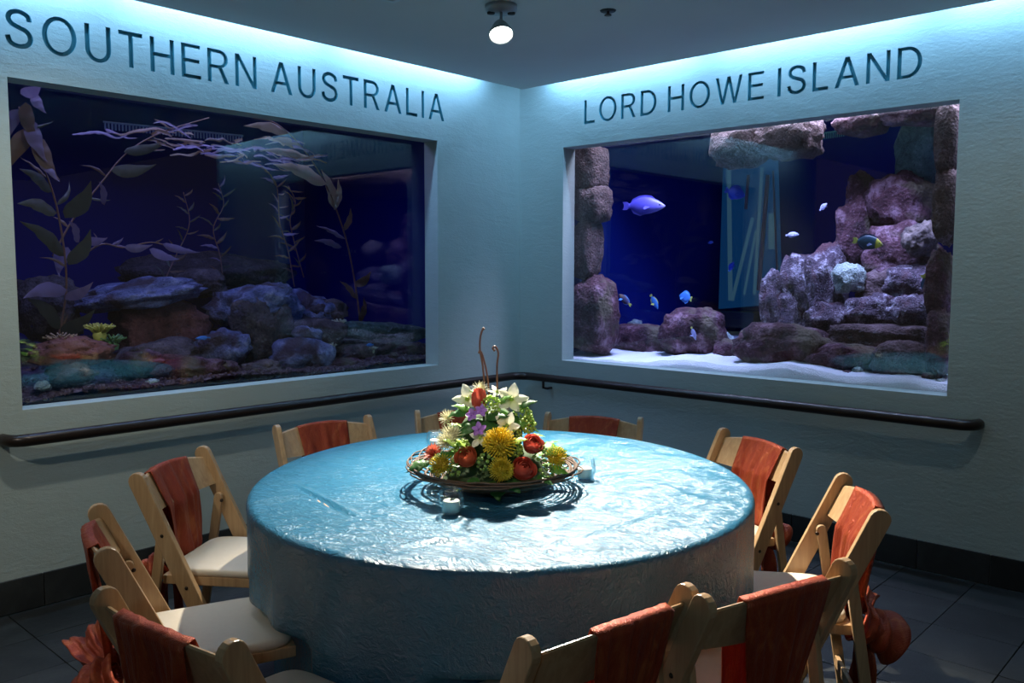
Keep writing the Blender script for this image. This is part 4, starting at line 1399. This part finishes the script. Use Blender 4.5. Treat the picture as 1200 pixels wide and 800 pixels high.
def make_chair():
    t = thing('folding_chair', '', 'chair')
    for s in (-1, 1):
        bm = plank_between((0, rail_y(.787), .787), (0, rail_y(0.002), 0.002), .058, .022, True, s * HW)
        r = bm_obj('side_rail', bm, M_WOOD, t)
        for z in (.585, .415):
            V, F = lathe([(0, 0.0035), (.005, .003), (.0065, 0), (.0065, -.002)], 10)
            Mx = Matrix.Rotation(s * pi / 2, 4, 'Y')
            V = [Mx @ v + Vector((s * (HW + .0105), rail_y(z) , z)) for v in V]
            mesh_obj('bolt', V, F, M_BOLT, r, True)
        xi = s * (HW - .011 - .011)
        bm = plank_between((0, rail_y(.61) + .0, .62), (0, -.015, 0.002), .032, .018, True, xi)
        mesh = bm_obj('rear_leg', bm, M_WOOD, t)
        V, F = lathe([(0, 0.0035), (.005, .003), (.0065, 0), (.0065, -.002)], 10)
        Mx = Matrix.Rotation(-s * pi / 2, 4, 'Y')
        V = [Mx @ v + Vector((xi - s * .0085, rail_y(.585), .592)) for v in V]
        mesh_obj('bolt', V, F, M_BOLT, mesh, True)
    # arched, hollowed back slat
    V, F = [], []
    nx = 16
    for i in range(nx + 1):
        x = -(HW - .011) + 2 * (HW - .011) * i / nx
        u = x / HW
        top = .748 + .024 * (1 - u * u)
        bot = .652 - .004 * (1 - u * u)
        for z, dy in ((bot, .006), (top - .004, .006), (top, .002), (top, -.002), (top - .004, -.006), (bot, -.006)):
            V.append((x, rail_y(z) - .002 - .030 * (1 - u * u) + dy, z))
    for i in range(nx):
        for k in range(6):
            k2 = (k + 1) % 6
            F.append((i * 6 + k, i * 6 + k2, (i + 1) * 6 + k2, (i + 1) * 6 + k))
    F += [tuple(range(6))[::-1], tuple(nx * 6 + k for k in range(6))]
    mesh_obj('back_slat', V, F, M_WOOD, t)
    # seat frame and pad
    sw = HW - .011 - .022 - .002
    sf = bpy.data.objects.new('seat', None)
    bm = bmesh.new()
    for s in (-1, 1):
        bm_box(bm, (s * (sw - .012), .265, .423), (.022, .40, .030), None, .003)
    bm_box(bm, (0, .075, .423), (2 * sw - .04, .022, .030), None, .003)
    bm_box(bm, (0, .455, .423), (2 * sw - .04, .022, .030), None, .003)
    bm_box(bm, (0, .265, .430), (2 * sw - .05, .36, .010), None, 0)
    bm_obj('seat_frame', bm, M_WOOD, t)
    # pad: rounded rectangle, domed
    V, F = [], []
    N = 40
    rings_ = [(1.0, .4385), (1.012, .449), (1.0, .458), (.96, .463), (.80, .466), (.4, .468)]
    for s_, z in rings_:
        for k in range(N):
            a = 2 * pi * k / N
            e = .30
            cx_ = abs(cos(a)) ** e * (1 if cos(a) > 0 else -1)
            cy_ = abs(sin(a)) ** e * (1 if sin(a) > 0 else -1)
            V.append((cx_ * (sw - .004) * s_, .268 + cy_ * .198 * s_, z))
    for i in range(len(rings_) - 1):
        for k in range(N):
            k2 = (k + 1) % N
            F.append((i * N + k, i * N + k2, (i + 1) * N + k2, (i + 1) * N + k))
    F.append(tuple((len(rings_) - 1) * N + k for k in range(N)))
    F.append(tuple(range(N))[::-1])
    mesh_obj('seat_pad', V, F, M_PAD, t, True)
    # stretchers
    V, F = tube([(-(HW - .011), rail_y(.16), .16), (HW - .011, rail_y(.16), .16)], .010, 10)
    mesh_obj('front_stretcher', V, F, M_WOOD, t, True)
    box_obj('rear_stretcher', (0, .02, .17), (2 * (HW - .031), .014, .036), M_WOOD, t, .003)
    return t


def copy_tree(o, parent=None):
    c = o.copy()
    C.objects.link(c)
    if parent:
        c.parent = parent
    for ch in list(o.children):
        copy_tree(ch, c)
    return c


CHAIR_LABELS = [
    'pale wooden folding chair against the kelp tank wall, left of the flowers',
    'pale wooden folding chair mostly hidden behind the flower centrepiece',
    'pale wooden folding chair under the left end of the reef tank, right of the flowers',
    'pale wooden folding chair at the table edge under the middle of the reef tank',
    'pale wooden folding chair farthest right, with a big satin bow behind it',
    'pale wooden folding chair in the foreground whose back overlaps the neighbour at its left post',
    'pale wooden folding chair at the bottom centre of the photo, seen from behind',
    'pale wooden folding chair in the lower left corner, seen from behind',
    'pale wooden folding chair at the far left, side on, between two others',
    'pale wooden folding chair at the left of the table with a fully visible draped front']
chair0 = make_chair()
chairs = []
for i, (cx, cy, ang) in enumerate(CHAIRS):
    t = chair0 if i == 0 else copy_tree(chair0)
    t.location = (cx, cy, 0)
    t.rotation_euler = (0, 0, radians(ang + 180 - 90))
    tag(t, CHAIR_LABELS[i], 'chair', 'folding chairs round the table')
    chairs.append(t)

# ------------------------------------------------------------------ satin sashes, one over each chair back
SASH_LABELS = [
    'orange satin sash over the chair back under the kelp tank, left of the flowers',
    'orange satin sash on the chair half hidden behind the flowers',
    'orange satin sash over the chair back just right of the flowers',
    'orange satin sash draped over the chair at the right edge of the table',
    'orange satin sash with a puffed bow on the chair farthest right',
    'smooth dark orange satin sash hanging behind the foreground chair at the lower right',
    'pleated dark orange satin sash hanging behind the chair at the bottom centre',
    'orange satin sash with one deep pleat on the lower left chair',
    'orange satin sash ending in a bow behind the far left chair',
    'orange satin sash hanging in long pleats on the chair left of the table']


def slat_y(x, z):
    u = x / HW
    return rail_y(z) - .002 - .030 * (1 - u * u)


def make_sash(i, t, seed, wf=.118, wb=.120, kx=0.0, pleat=1.0, bow=0.0):
    rnd = random.Random(seed)
    s = thing('chair_sash', SASH_LABELS[i], 'sash', t.location, t.rotation_euler.z, 'orange sashes on the chair backs')
    nu, n1, n2 = 36, 26, 30
    ph = [rnd.uniform(0, 6) for _ in range(4)]
    V, F = [], []
    kz, ky = .415, .030           # the knot behind the chair

    def rip(u, d):
        g = sin(u * 9 + ph[0] + .6 * sin(d * 7)) * .5 + sin(u * 17 + ph[1]) * .28 + .35 * sin(u * 5 + ph[2])
        return g * pleat
    n0 = 8
    for j in range(-n0, n1 + n2 + 1):
        for k in range(nu + 1):
            u = -1 + 2 * k / nu
            if j < 0:                       # the lower end, drawn back between seat and slat to the knot
                e = -j / n0
                hw = wf * .84 * (1 - .70 * e ** .8)
                x = kx * (1 - e) + u * hw
                y = (.066 + .003 + .007 * rip(u, 1)) * (1 - e) + (ky + .012) * e
                z = .462 - (.462 - kz) * e ** .7 + .012 * sin(pi * e) * cos(u * 8 + ph[3])
            elif j <= n1:                     # front sheet, from the seat back up to the slat top
                d = 1 - j / n1              # 1 at the bottom
                hw = wf * (1 - .16 * d - .05 * d * (1 - d))
                x = kx + u * hw
                top = .748 + .024 * (1 - (x / HW) ** 2)
                z = top + .006 - d * (top - .462)
                if z > .645:
                    y = slat_y(x, z) + .0115
                else:
                    e = (.645 - z) / (.645 - .462)
                    y = (slat_y(x, .645) + .0115) * (1 - e) + e * (.066)
                    y += 0.0
                y += .010 * rip(u, d) * min(1, d * 2.2) + .0015 * rip(u * 1.7, d) + .003
            else:                           # over the top and down behind, drawn together towards the knot
                d = (j - n1) / n2
                hw = wb * (1 - .62 * d ** 1.35)
                x = kx * (1 - d) + u * hw
                top = .748 + .024 * (1 - (kx + u * wb) ** 2 / HW ** 2)
                z = top + .006 - d * (top - kz)
                y0 = slat_y(kx + u * wb, top) - .0115
                y = y0 * (1 - d) ** 1.3 + ky * (1 - (1 - d) ** 1.3)
                if z > .645:
                    y = min(y, slat_y(kx + u * wb, z) - .0105)
                y -= (.012 + .016 * d) * abs(rip(u, 0)) * min(1, .22 + d * 2.4) + .002
                if d < .06:
                    z += .0035
            V.append((x, y, z))
    for j in range(n0 + n1 + n2):
        for k in range(nu):
            a = j * (nu + 1) + k
            F.append((a, a + 1, a + nu + 2, a + nu + 1))
    thicken(mesh_obj('drape', V, F, M_SASH, s, True), .0022)
    # knot
    V, F = rock_mesh(.034, .026, .030, seed + .5, .22, 0, 1.6)
    mesh_obj('knot', V, F, M_SASH, s, True, (0, ky - .012, kz))
    # bow loops: puffed and pleated from the knot outwards
    for sg in (-1, 1):
        L_ = (.105 + .025 * rnd.random()) * (1 + bow)
        drop = rnd.uniform(-.03, .02)
        pts = [(0, 0, 0), (sg * L_ * .40, -.030, .030), (sg * L_ * .80, -.040, .036 + drop), (sg * L_, -.022, drop), (sg * L_ * .80, .006, -.030 + drop), (sg * L_ * .4, .008, -.022), (0, 0, -.004)]
        n, nw = 44, 26
        P = smooth_path(pts, n)
        wd = [(.012 + .040 * sin(pi * q / (n - 1)) ** .6) * (1 + bow * .6) for q in range(n)]
        V, F = strip(P, wd, (0, .9, .45), -.25, nw)
        for q in range(n):
            f = q / (n - 1)
            cen = P[q]
            for k in range(nw + 1):
                v = V[q * (nw + 1) + k]
                out = (v - Vector((sg * L_ * .5, -.012, 0)))
                out = out.normalized() if out.length > 1e-6 else Vector((0, 0, 1))
                kk = k / nw
                g = 1.1 * sin(kk * 21 + ph[0] + 2 * f) + 2.0 * noise.noise(Vector((kk * 6.5, f * 4.0, ph[1] + sg))) + 1.3 * noise.noise(Vector((kk * 15, f * 9.0, ph[2])))
                V[q * (nw + 1) + k] = v + out * (.0085 * g * (.35 + .65 * sin(pi * f)))
        thicken(mesh_obj('bow_loop', V, F, M_SASH, s, True, (0, ky - .024, kz)), .002)
    # tails
    for sg in (-1, 1):
        ln = .28 + .06 * rnd.random()
        pts = [(0, 0, 0), (sg * .035, -.020, -.06), (sg * (.045 + .02 * rnd.random()), -.018, -ln * .6), (sg * .06, -.01, -ln)]
        P = smooth_path(pts, 18)
        V, F = strip(P, [.018 + .032 * (q / 17) ** .8 for q in range(18)], (1, .2, 0), .25, 10)
        V = [v + Vector((0, 1, 0)) * (.007 * sin(v.x * 110 + ph[2]) * min(1, -v.z * 8)) for v in V]
        thicken(mesh_obj('tail', V, F, M_SASH, s, True, (0, ky - .016, kz)), .002)
    return s


PAR = [(.118, .12, 0, .8, 0), (.118, .12, 0, .8, 0), (.118, .12, 0, .8, 0), (.122, .125, -.015, .9, 0), (.115, .12, 0, .8, .30),
       (.128, .128, 0.0, .6, 0), (.112, .112, .03, 1.25, 0), (.122, .122, -.0, 1.5, 0), (.115, .12, 0, 1.0, .25), (.12, .12, 0, 1.25, 0)]
for i, t in enumerate(chairs):
    make_sash(i, t, 3 + i * 7, *PAR[i])

# ------------------------------------------------------------------ flower centrepiece on its woven vine tray
DC = Vector((-2.42, -2.094, ZT + .003))
FRZ = YAW - pi / 2          # local x to the right of the view, local y away from it
M_VINE = plain('dark_vine', (0.10, 0.055, 0.032), 0.6, .4, 60, .3)
M_TWIG = plain('brown_twig', (0.17, 0.075, 0.05), 0.45, .35, 60)
tray = thing('woven_tray', 'shallow round tray woven of dark vines in the middle of the table', 'tray', DC, FRZ)
random.seed(9)


def tray_z(r):
    return .010 + .055 * (max(0, r - .12) / .14) ** 1.3


for k in range(20):
    r0 = .125 + .133 * k / 19
    if k >= 15:
        r0 = .252 + .004 * (k - 17)
    ex, ey = random.uniform(-.008, .008), random.uniform(-.008, .008)
    pts = []
    for q in range(48):
        a = 2 * pi * q / 48
        r = r0 + .0045 * noise.noise(Vector((cos(a) * 3, sin(a) * 3, k * 1.7)))
        pts.append((cos(a) * r + ex, sin(a) * r + ey, tray_z(r) + .004 * noise.noise(Vector((cos(a) * 4, sin(a) * 4, k * 3.1))) + (.002 * (k - 16) if k > 16 else 0)))
    V, F = tube(pts, random.uniform(.0024, .0036) if k < 14 else random.uniform(.0034, .0046), 5, True)
    mesh_obj('vine', V, F, M_VINE, tray, True)
for k in range(28):
    a = 2 * pi * k / 28 + random.uniform(-.05, .05)
    pts = [(cos(a) * r, sin(a) * r, tray_z(r) - .001) for r in (.01, .12, .17, .22, .262)]
    V, F = tube(pts, .0026, 5)
    mesh_obj('spoke', V, F, M_VINE, tray, True)
# loose vine loops springing off the rim
for k, (a, w, h) in enumerate([(2.75, .6, .022), (3.05, .5, .012), (3.4, .5, .008), (3.7, .5, .0), (2.5, .5, .026), (2.9, .7, .016), (2.3, .5, .02), (.3, .4, .006), (-.2, .4, .0), (5.6, .4, .0), (4.6, .5, -.004)]):
    P = smooth_path([(cos(a - w) * .25, sin(a - w) * .25, .062), (cos(a - w * .4) * (.272), sin(a - w * .4) * (.272), .062 + h * .8), (cos(a) * .278, sin(a) * .278, .064 + h), (cos(a + w * .4) * .272, sin(a + w * .4) * .272, .062 + h * .8), (cos(a + w) * .25, sin(a + w) * .25, .062)], 20)
    V, F = tube(P, .0026, 5)
    mesh_obj('vine', V, F, M_VINE, tray, True)

M_MOSS = mat_leafy('dark_moss', (0.02, 0.045, 0.015), (0.06, 0.10, 0.03), 0, 60, .8)
M_GRN = mat_leafy('fresh_green_leaf', (0.10, 0.30, 0.03), (0.22, 0.45, 0.06), .35, 20)
M_DGRN = mat_leafy('dark_green_leaf', (0.03, 0.12, 0.02), (0.07, 0.20, 0.04), .25, 20)
M_LIME = mat_leafy('lime_bloom', (0.30, 0.48, 0.06), (0.50, 0.65, 0.14), .3, 60)
M_ROSE = mat_leafy('coral_red_rose', (0.62, 0.06, 0.04), (0.80, 0.20, 0.12), .25, 50)
M_ROSED = mat_leafy('rust_rose', (0.62, 0.09, 0.03), (0.78, 0.22, 0.10), .25, 50)
M_PIN = mat_leafy('yellow_pincushion', (0.82, 0.56, 0.02), (0.92, 0.74, 0.06), .3, 60)
M_CREAM = mat_axis('cream_petal', [(0, (.62, .62, .20)), (.3, (.85, .80, .58)), (1, (.92, .88, .76))], 1, .45, .35, 60)
M_PURP = mat_leafy('purple_petal', (0.36, 0.12, 0.62), (0.52, 0.26, 0.75), .35, 50)
M_THREAD = mat_leafy('cream_thread_bloom', (0.62, 0.58, 0.34), (0.80, 0.75, 0.52), .3, 60)
M_DAHL = mat_leafy('red_spiky_bloom', (0.62, 0.12, 0.07), (0.75, 0.25, 0.15), .25, 60)
M_BERRY = plain('green_berry', (0.20, 0.32, 0.06), .35, .2)

fc = thing('flower_centrepiece', 'tall mound of yellow, red, cream and purple flowers with curled brown twigs', 'flowers', DC + Vector((0, 0, .02)), FRZ)
FO = Vector((0, 0, -.003 - .02))


def fp(p):
    return Vector(p) + FO


# dark mossy core
V, F = rock_mesh(.165, .165, .105, 3.3, .18, 0, 1.5)
V = [(v[0], v[1], max(v[2], -.01) + .012) for v in V]
mesh_obj('moss', V, F, M_MOSS, fc, True)
V, F = rock_mesh(.095, .095, .125, 5.1, .18, 0, 1.5)
V = [(v[0] - .012, v[1], v[2] + .11) for v in V]
mesh_obj('moss', V, F, M_MOSS, fc, True)

LEAFME = {}
for nm, mt in (('g', M_GRN), ('d', M_DGRN), ('l', M_LIME)):
    LEAFME[nm] = [leaf_mesh('leaf', .06, .017 + .004 * i, mt, .35, .25 + .2 * i, wav=.1) for i in range(3)]


def orient(o, d, spin=0.0):
    """turn local +z towards d"""
    o.rotation_mode = 'QUATERNION'
    o.rotation_quaternion = Vector(d).normalized().to_track_quat('Z', 'Y') @ Euler((0, 0, spin)).to_quaternion()
    return o


def rose(p, d, r, mt):
    """nested cupped petals: patches of spheres growing outwards, rims flaring"""
    V, F = [], []
    az = 0.0
    for rho, rim, cnt, wid in ((.30, 16, 3, 100), (.47, 24, 3, 85), (.63, 36, 4, 66), (.79, 50, 5, 56), (.93, 64, 5, 54), (1.04, 80, 6, 46)):
        az += .7
        for k in range(cnt):
            a0 = az + 2 * pi * k / cnt
            o = len(V)
            nu_, nv = 6, 5
            for j in range(nv + 1):
                f = j / nv
                th = radians(150) + (radians(rim) - radians(150)) * f
                for i in range(nu_ + 1):
                    u = -1 + 2 * i / nu_
                    w = radians(wid) * (.45 + .55 * sin(pi * (.12 + .72 * f)))
                    rr = r * rho * (1 + .10 * max(0, f - .7) / .3 + .05 * u * (1 if k % 2 else -1) - .02 * u * u)
                    th2 = th + radians(14) * u * u * f
                    a = a0 + u * w
                    V.append(Vector((rr * sin(th2) * cos(a), rr * sin(th2) * sin(a), rr * cos(th2) * .95)))
            for j in range(nv):
                for i in range(nu_):
                    q = o + j * (nu_ + 1) + i
                    F.append((q, q + 1, q + nu_ + 2, q + nu_ + 1))
    return orient(mesh_obj('rose', V, F, mt, fc, True, fp(p)), d)


def pincushion(p, d, r):
    parts = []
    n = 210 if r > .05 else 160
    V0, F0 = lathe([(0, -.4 * r), (.35 * r, -.25 * r), (.5 * r, .05 * r), (.35 * r, .35 * r), (0, .45 * r)], 10)
    parts.append((V0, F0))
    for k in range(n):
        z = 1 - 1.25 * (k + .5) / n
        a = k * 2.39996
        q = sqrt(max(0, 1 - z * z))
        dv = Vector((q * cos(a), q * sin(a), z))
        b = dv * r * .42
        e = dv * r * (.86 + .20 * random.random())
        mid = (b + e) / 2 + Vector((0, 0, r * .12))
        e = e + Vector((0, 0, r * .10)) - dv * r * .03
        parts.append(tube([b, mid, e, e + Vector((-dv.x, -dv.y, .2)) * r * .07], [r * .030, r * .028, r * .030, r * .050], 4))
    V, F = join(*parts)
    return orient(mesh_obj('pincushion_bloom', V, F, M_PIN, fc, True, fp(p)), d)


PETAL = {}


def orchid(p, d, r, mt, nm, spin=0.0, n=5, wide=.42):
    key = (mt.name, wide)
    if key not in PETAL:
        PETAL[key] = leaf_mesh('petal', 1.0, wide, mt, .30, .18, 4, 9, .05, True)
    h = bpy.data.objects.new(nm, None)
    # the heart of the bloom carries the petals
    V, F = lathe([(0, -.10 * r), (.12 * r, -.03 * r), (.15 * r, .10 * r), (.08 * r, .22 * r), (0, .25 * r)], 8)
    c = orient(mesh_obj(nm, V, F, M_LIME if mt is not M_PURP else M_PURP, fc, True, fp(p)), d, spin)
    for k in range(n):
        a = 2 * pi * k / n + pi / 2
        o = place_leaf('petal', PETAL[key], (cos(a) * r * .06, sin(a) * r * .06, .02 * r), (cos(a), sin(a), .38), (0, 0, 1), c, r * (1.0 if k % 2 == 0 else .88))
    return c


def cluster(p, d, r, n, br, mt, nm, flat=.8):
    parts = []
    bm = bmesh.new()
    bmesh.ops.create_icosphere(bm, subdivisions=1, radius=1)
    vv = [v.co.copy() for v in bm.verts]
    ff = [tuple(v.index for v in f.verts) for f in bm.faces]
    bm.free()
    for k in range(n):
        z = 1 - 1.5 * (k + .5) / n
        a = k * 2.39996
        q = sqrt(max(0, 1 - z * z))
        c = Vector((q * cos(a), q * sin(a), z * flat)) * r * random.uniform(.8, 1.05)
        s = br * random.uniform(.75, 1.2)
        parts.append(([c + v * s for v in vv], ff))
    V, F = join(*parts)
    return orient(mesh_obj(nm, V, F, mt, fc, True, fp(p)), d)


def spiky(p, d, r, n, mt, nm, w=.08):
    parts = []
    for k in range(n):
        z = 1 - 1.15 * (k + .5) / n
        a = k * 2.39996
        q = sqrt(max(0, 1 - z * z))
        dv = Vector((q * cos(a), q * sin(a), z + .1))
        P = smooth_path([dv * r * .1, dv * r * .6 + Vector((0, 0, r * .08)), dv * r * random.uniform(.85, 1.1)], 5)
        parts.append(strip(P, [r * w * .6, r * w, r * w, r * w * .7, r * .012], (-sin(a), cos(a), .2), .4, 2))
    V, F = join(*parts)
    return orient(mesh_obj(nm, V, F, mt, fc, True, fp(p)), d)


TOC = Vector((0, -1, .45))     # facing the room and slightly up
# yellow pincushions
pincushion((0.0163,-0.17,0.1672), (.05, -.7, .9), .054)
pincushion((0.0219,-0.215,0.1036), (.0, -.9, .6), .040)
pincushion((-0.151,-0.16,0.1033), (-.5, -.7, .7), .040)
pincushion((0.1795,-0.13,0.1202), (.6, -.6, .8), .039)
# roses and the bud
rose((-0.0812,-0.185,0.1371), (-.25, -.8, .8), .031, M_ROSED)
rose((0.117,-0.165,0.1714), (.3, -.75, .85), .030, M_ROSE)
rose((0.089,-0.2,0.1052), (.25, -.8, .75), .034, M_ROSE)
V, F = [], []
parts = []
for k in range(9):
    a = k * 2.4
    r = .013 + .002 * (k % 3)
    P = smooth_path([Vector((cos(a) * .004, sin(a) * .004, -.034)), Vector((cos(a) * r, sin(a) * r, -.012)), Vector((cos(a) * r * .95, sin(a) * r * .95, .014)), Vector((cos(a) * r * (.55 + .05 * k), sin(a) * r * (.55 + .05 * k), .034))], 8)
    parts.append(strip(P, [.004, .008, .011, .012, .012, .011, .008, .003], (-sin(a), cos(a), 0), -.5, 4))
V, F = join(*parts)
orient(mesh_obj('rosebud', V, F, M_ROSE, fc, True, fp((-0.0469,-0.06,0.2875))), (-.05, -.15, 1))
spiky((-0.1781,-0.11,0.1284), (-.6, -.7, .5), .034, 60, M_DAHL, 'red_bloom', .10)
# cream orchids
orchid((-0.0835,-0.035,0.2837), (-.25, -.7, .6), .052, M_CREAM, 'cream_orchid', .5, 5, .36)
orchid((0.0512,-0.05,0.2862), (.25, -.8, .6), .052, M_CREAM, 'cream_orchid', -.3, 5, .38)
orchid((0.0087,-0.02,0.303), (.1, -.3, 1), .038, M_CREAM, 'cream_orchid', .2, 5, .30)
orchid((0.0386,-0.12,0.2166), (.15, -.9, .5), .042, M_CREAM, 'cream_orchid', .9, 5, .38)
orchid((-0.0402,-0.14,0.1841), (-.2, -.9, .4), .036, M_CREAM, 'cream_orchid', .1, 5, .34)
# purple orchids
orchid((-0.0673,-0.1,0.2467), (-.2, -.9, .5), .021, M_PURP, 'purple_orchid', .4, 5, .42)
orchid((-0.0389,-0.1,0.2598), (.1, -.9, .5), .020, M_PURP, 'purple_orchid', 1.1, 5, .42)
orchid((-0.045,-0.145,0.2108), (-.1, -.9, .5), .023, M_PURP, 'purple_orchid', .2, 5, .42)
# thread blooms, hydrangea heads, berries
spiky((-0.1244,-0.1,0.1761), (-.5, -.7, .6), .045, 120, M_THREAD, 'thread_bloom', .035)
spiky((-0.1388,-0.04,0.2231), (-.8, -.5, .5), .032, 80, M_THREAD, 'thread_bloom', .035)
spiky((-0.044,-0.03,0.3097), (-.1, -.4, 1), .030, 70, M_THREAD, 'thread_bloom', .035)
cluster((0.0854,-0.05,0.2331), (.7, -.5, .5), .036, 60, .0062, M_LIME, 'lime_hydrangea')
cluster((-0.0113,-0.07,0.2733), (0, -.8, .6), .030, 50, .0056, M_LIME, 'lime_hydrangea')
cluster((0.0591,-0.11,0.1888), (.4, -.8, .5), .026, 36, .0052, M_LIME, 'lime_hydrangea')
cluster((0.1349,-0.16,0.1448), (.4, -.9, .4), .026, 16, .0062, M_BERRY, 'berries')
cluster((-0.0231,-0.2,0.1253), (-.1, -1, .3), .026, 16, .0062, M_BERRY, 'berries')
cluster((0.1576,-0.17,0.0881), (.5, -.9, .2), .022, 12, .0060, M_BERRY, 'berries')
cluster((-0.1142,-0.18,0.1003), (-.4, -1, .2), .022, 12, .0060, M_BERRY, 'berries')
cluster((-0.0957,-0.15,0.1552), (-.4, -.8, .6), .026, 44, .0056, M_LIME, 'lime_hydrangea')
cluster((0.0642,-0.15,0.1528), (.2, -.9, .5), .022, 34, .0052, M_LIME, 'lime_hydrangea')
cluster((0.1008,-0.08,0.2146), (.7, -.6, .4), .028, 44, .0056, M_LIME, 'lime_hydrangea')
spiky((-0.1403,-0.13,0.1665), (-.5, -.7, .6), .036, 90, M_THREAD, 'thread_bloom', .035)
# leaves
random.seed(31)
for (p, d, k, s) in [
    ((-0.0718,-0.06,0.2611), (-1, -.3, .35), 'g', 1.0), ((-0.0818,-0.07,0.2521), (-1, -.4, .1), 'd', 1.0), ((-0.0238,-0.09,0.2503), (1, -.5, .2), 'd', 1.25), ((0.0487,-0.08,0.254), (.5, -.6, -.5), 'd', 1.1),
    ((0.0435,-0.08,0.2435), (-.9, -.5, .3), 'g', 1.0), ((-0.0994,-0.13,0.1587), (-.7, -.7, .6), 'l', 1.1), ((-0.0779,-0.15,0.1578), (-.4, -.8, .8), 'l', 1.0), ((0.054,-0.14,0.1791), (.7, -.7, .4), 'l', 1.0),
    ((0.1464,-0.12,0.1596), (1, -.2, .35), 'g', 1.1), ((0.1575,-0.1,0.1477), (1, -.3, .1), 'd', 1.2), ((0.0591,-0.08,0.2277), (.8, -.4, .5), 'g', .9), ((-0.0601,-0.09,0.2293), (-.5, -.7, -.5), 'd', 1.2),
    ((-0.0949,-0.07,0.2099), (-.7, -.5, -.5), 'd', 1.2), ((-0.1193,-0.14,0.1401), (-.8, -.6, .1), 'd', 1.1), ((-0.0106,-0.1,0.2312), (.2, -.9, -.4), 'd', 1.3), ((0.1689,-0.14,0.1017), (.9, -.4, -.1), 'g', 1.0),
    ((-0.1902,-0.12,0.1044), (-.9, -.4, .2), 'd', 1.0), ((-0.2103,-0.1,0.0893), (-1, -.3, .1), 'd', .9), ((-0.0457,-0.2,0.0772), (-.3, -1, -.1), 'd', 1.0), ((0.0541,-0.2,0.0773), (.4, -1, -.1), 'd', 1.0), ((0.1346,-0.18,0.0828), (.7, -.7, -.1), 'd', 1.0),
    ((0.0092,-0.05,0.2808), (.5, -.5, .7), 'g', .9), ((-0.0249,-0.05,0.2807), (-.4, -.4, .8), 'g', .9), ((0.0697,-0.04,0.274), (.8, -.3, .5), 'd', 1.0)]:
    place_leaf('leaf', random.choice(LEAFME[k]), fp(p), d, (random.uniform(-.3, .3), -.5, 1), fc, s)
for k in range(46):
    a = random.uniform(0, 2 * pi)
    h = random.uniform(0, 1)
    r = .165 * (1 - h) ** .5 + .06
    p = Vector((cos(a) * r * .82, sin(a) * r * .82, .015 + .19 * h))
    place_leaf('leaf', random.choice(LEAFME[random.choice('ddgl')]), p, (cos(a), sin(a), random.uniform(-.2, .8)), (0, 0, 1), fc, random.uniform(.5, .95))
# curled brown fiddlehead twigs
for pts in ([(-0.0291,-0.0,0.2731), (-0.037,-0.0,0.3807), (-0.0462,-0.0,0.4343), (-0.0448,-0.0,0.4743), (-0.0368,-0.0,0.501), (-0.0328,-0.0,0.497)],
            [(-0.0157,-0.0,0.2731), (-0.0237,-0.0,0.3539), (-0.0369,-0.0,0.4129), (-0.0462,-0.0,0.4316), (-0.0489,-0.0,0.4236)],
            [(0.0083,-0.0,0.2866), (0.007,-0.0,0.3808), (0.011,-0.0,0.4236), (0.0017,-0.0,0.445), (-0.0063,-0.0,0.4397), (0.0004,-0.0,0.4316)]):
    P = smooth_path([fp(p) for p in pts], 26)
    V, F = tube(P, [.0030 + .0012 * (i / 25) ** 6 for i in range(26)], 6)
    mesh_obj('twig', V, F, M_TWIG, fc, True)

# ------------------------------------------------------------------ glass candle cups
for (p, lab, lab2) in [((-2.723,-2.2161,0.768), 'round glass candle cup in front of the flower tray', 'white candle in the front glass cup'),
                       ((-2.1541,-2.2449,0.768), 'round glass candle cup right of the flower tray', 'white candle in the right glass cup'),
                       ((-2.1682,-1.5414,0.768), 'round glass candle cup behind the left rim of the flower tray', 'white candle in the glass cup behind the tray')]:
    prof = [(0.0, 0.002), (.020, .002), (.029, .008), (.0365, .028), (.0375, .040), (.034, .058), (.029, .070), (.0285, .071), (.0278, .070), (.0325, .057), (.0358, .040), (.0348, .028), (.0275, .011), (.019, .006), (0, .006)]
    V, F = lathe(prof, 32)
    g = mesh_obj('candle_cup', V, F, M_CLEAR, None, True, (p[0], p[1], ZT + .001))
    tag(g, lab, 'candle holder', 'glass candle cups')
    c = thing('candle', lab2, 'candle', (p[0], p[1], ZT + .008), 0, 'white candles in glass cups')
    V, F = lathe([(0, 0), (.0225, 0), (.0235, .004), (.0235, .030), (.021, .0325), (.006, .031), (0, .030)], 24)
    mesh_obj('wax', V, F, M_WAX, c, True)
    V, F = tube([(0, 0, .029), (.001, 0, .036), (.0025, .001, .042)], .0009, 5)
    mesh_obj('wick', V, F, M_BLACK, c)
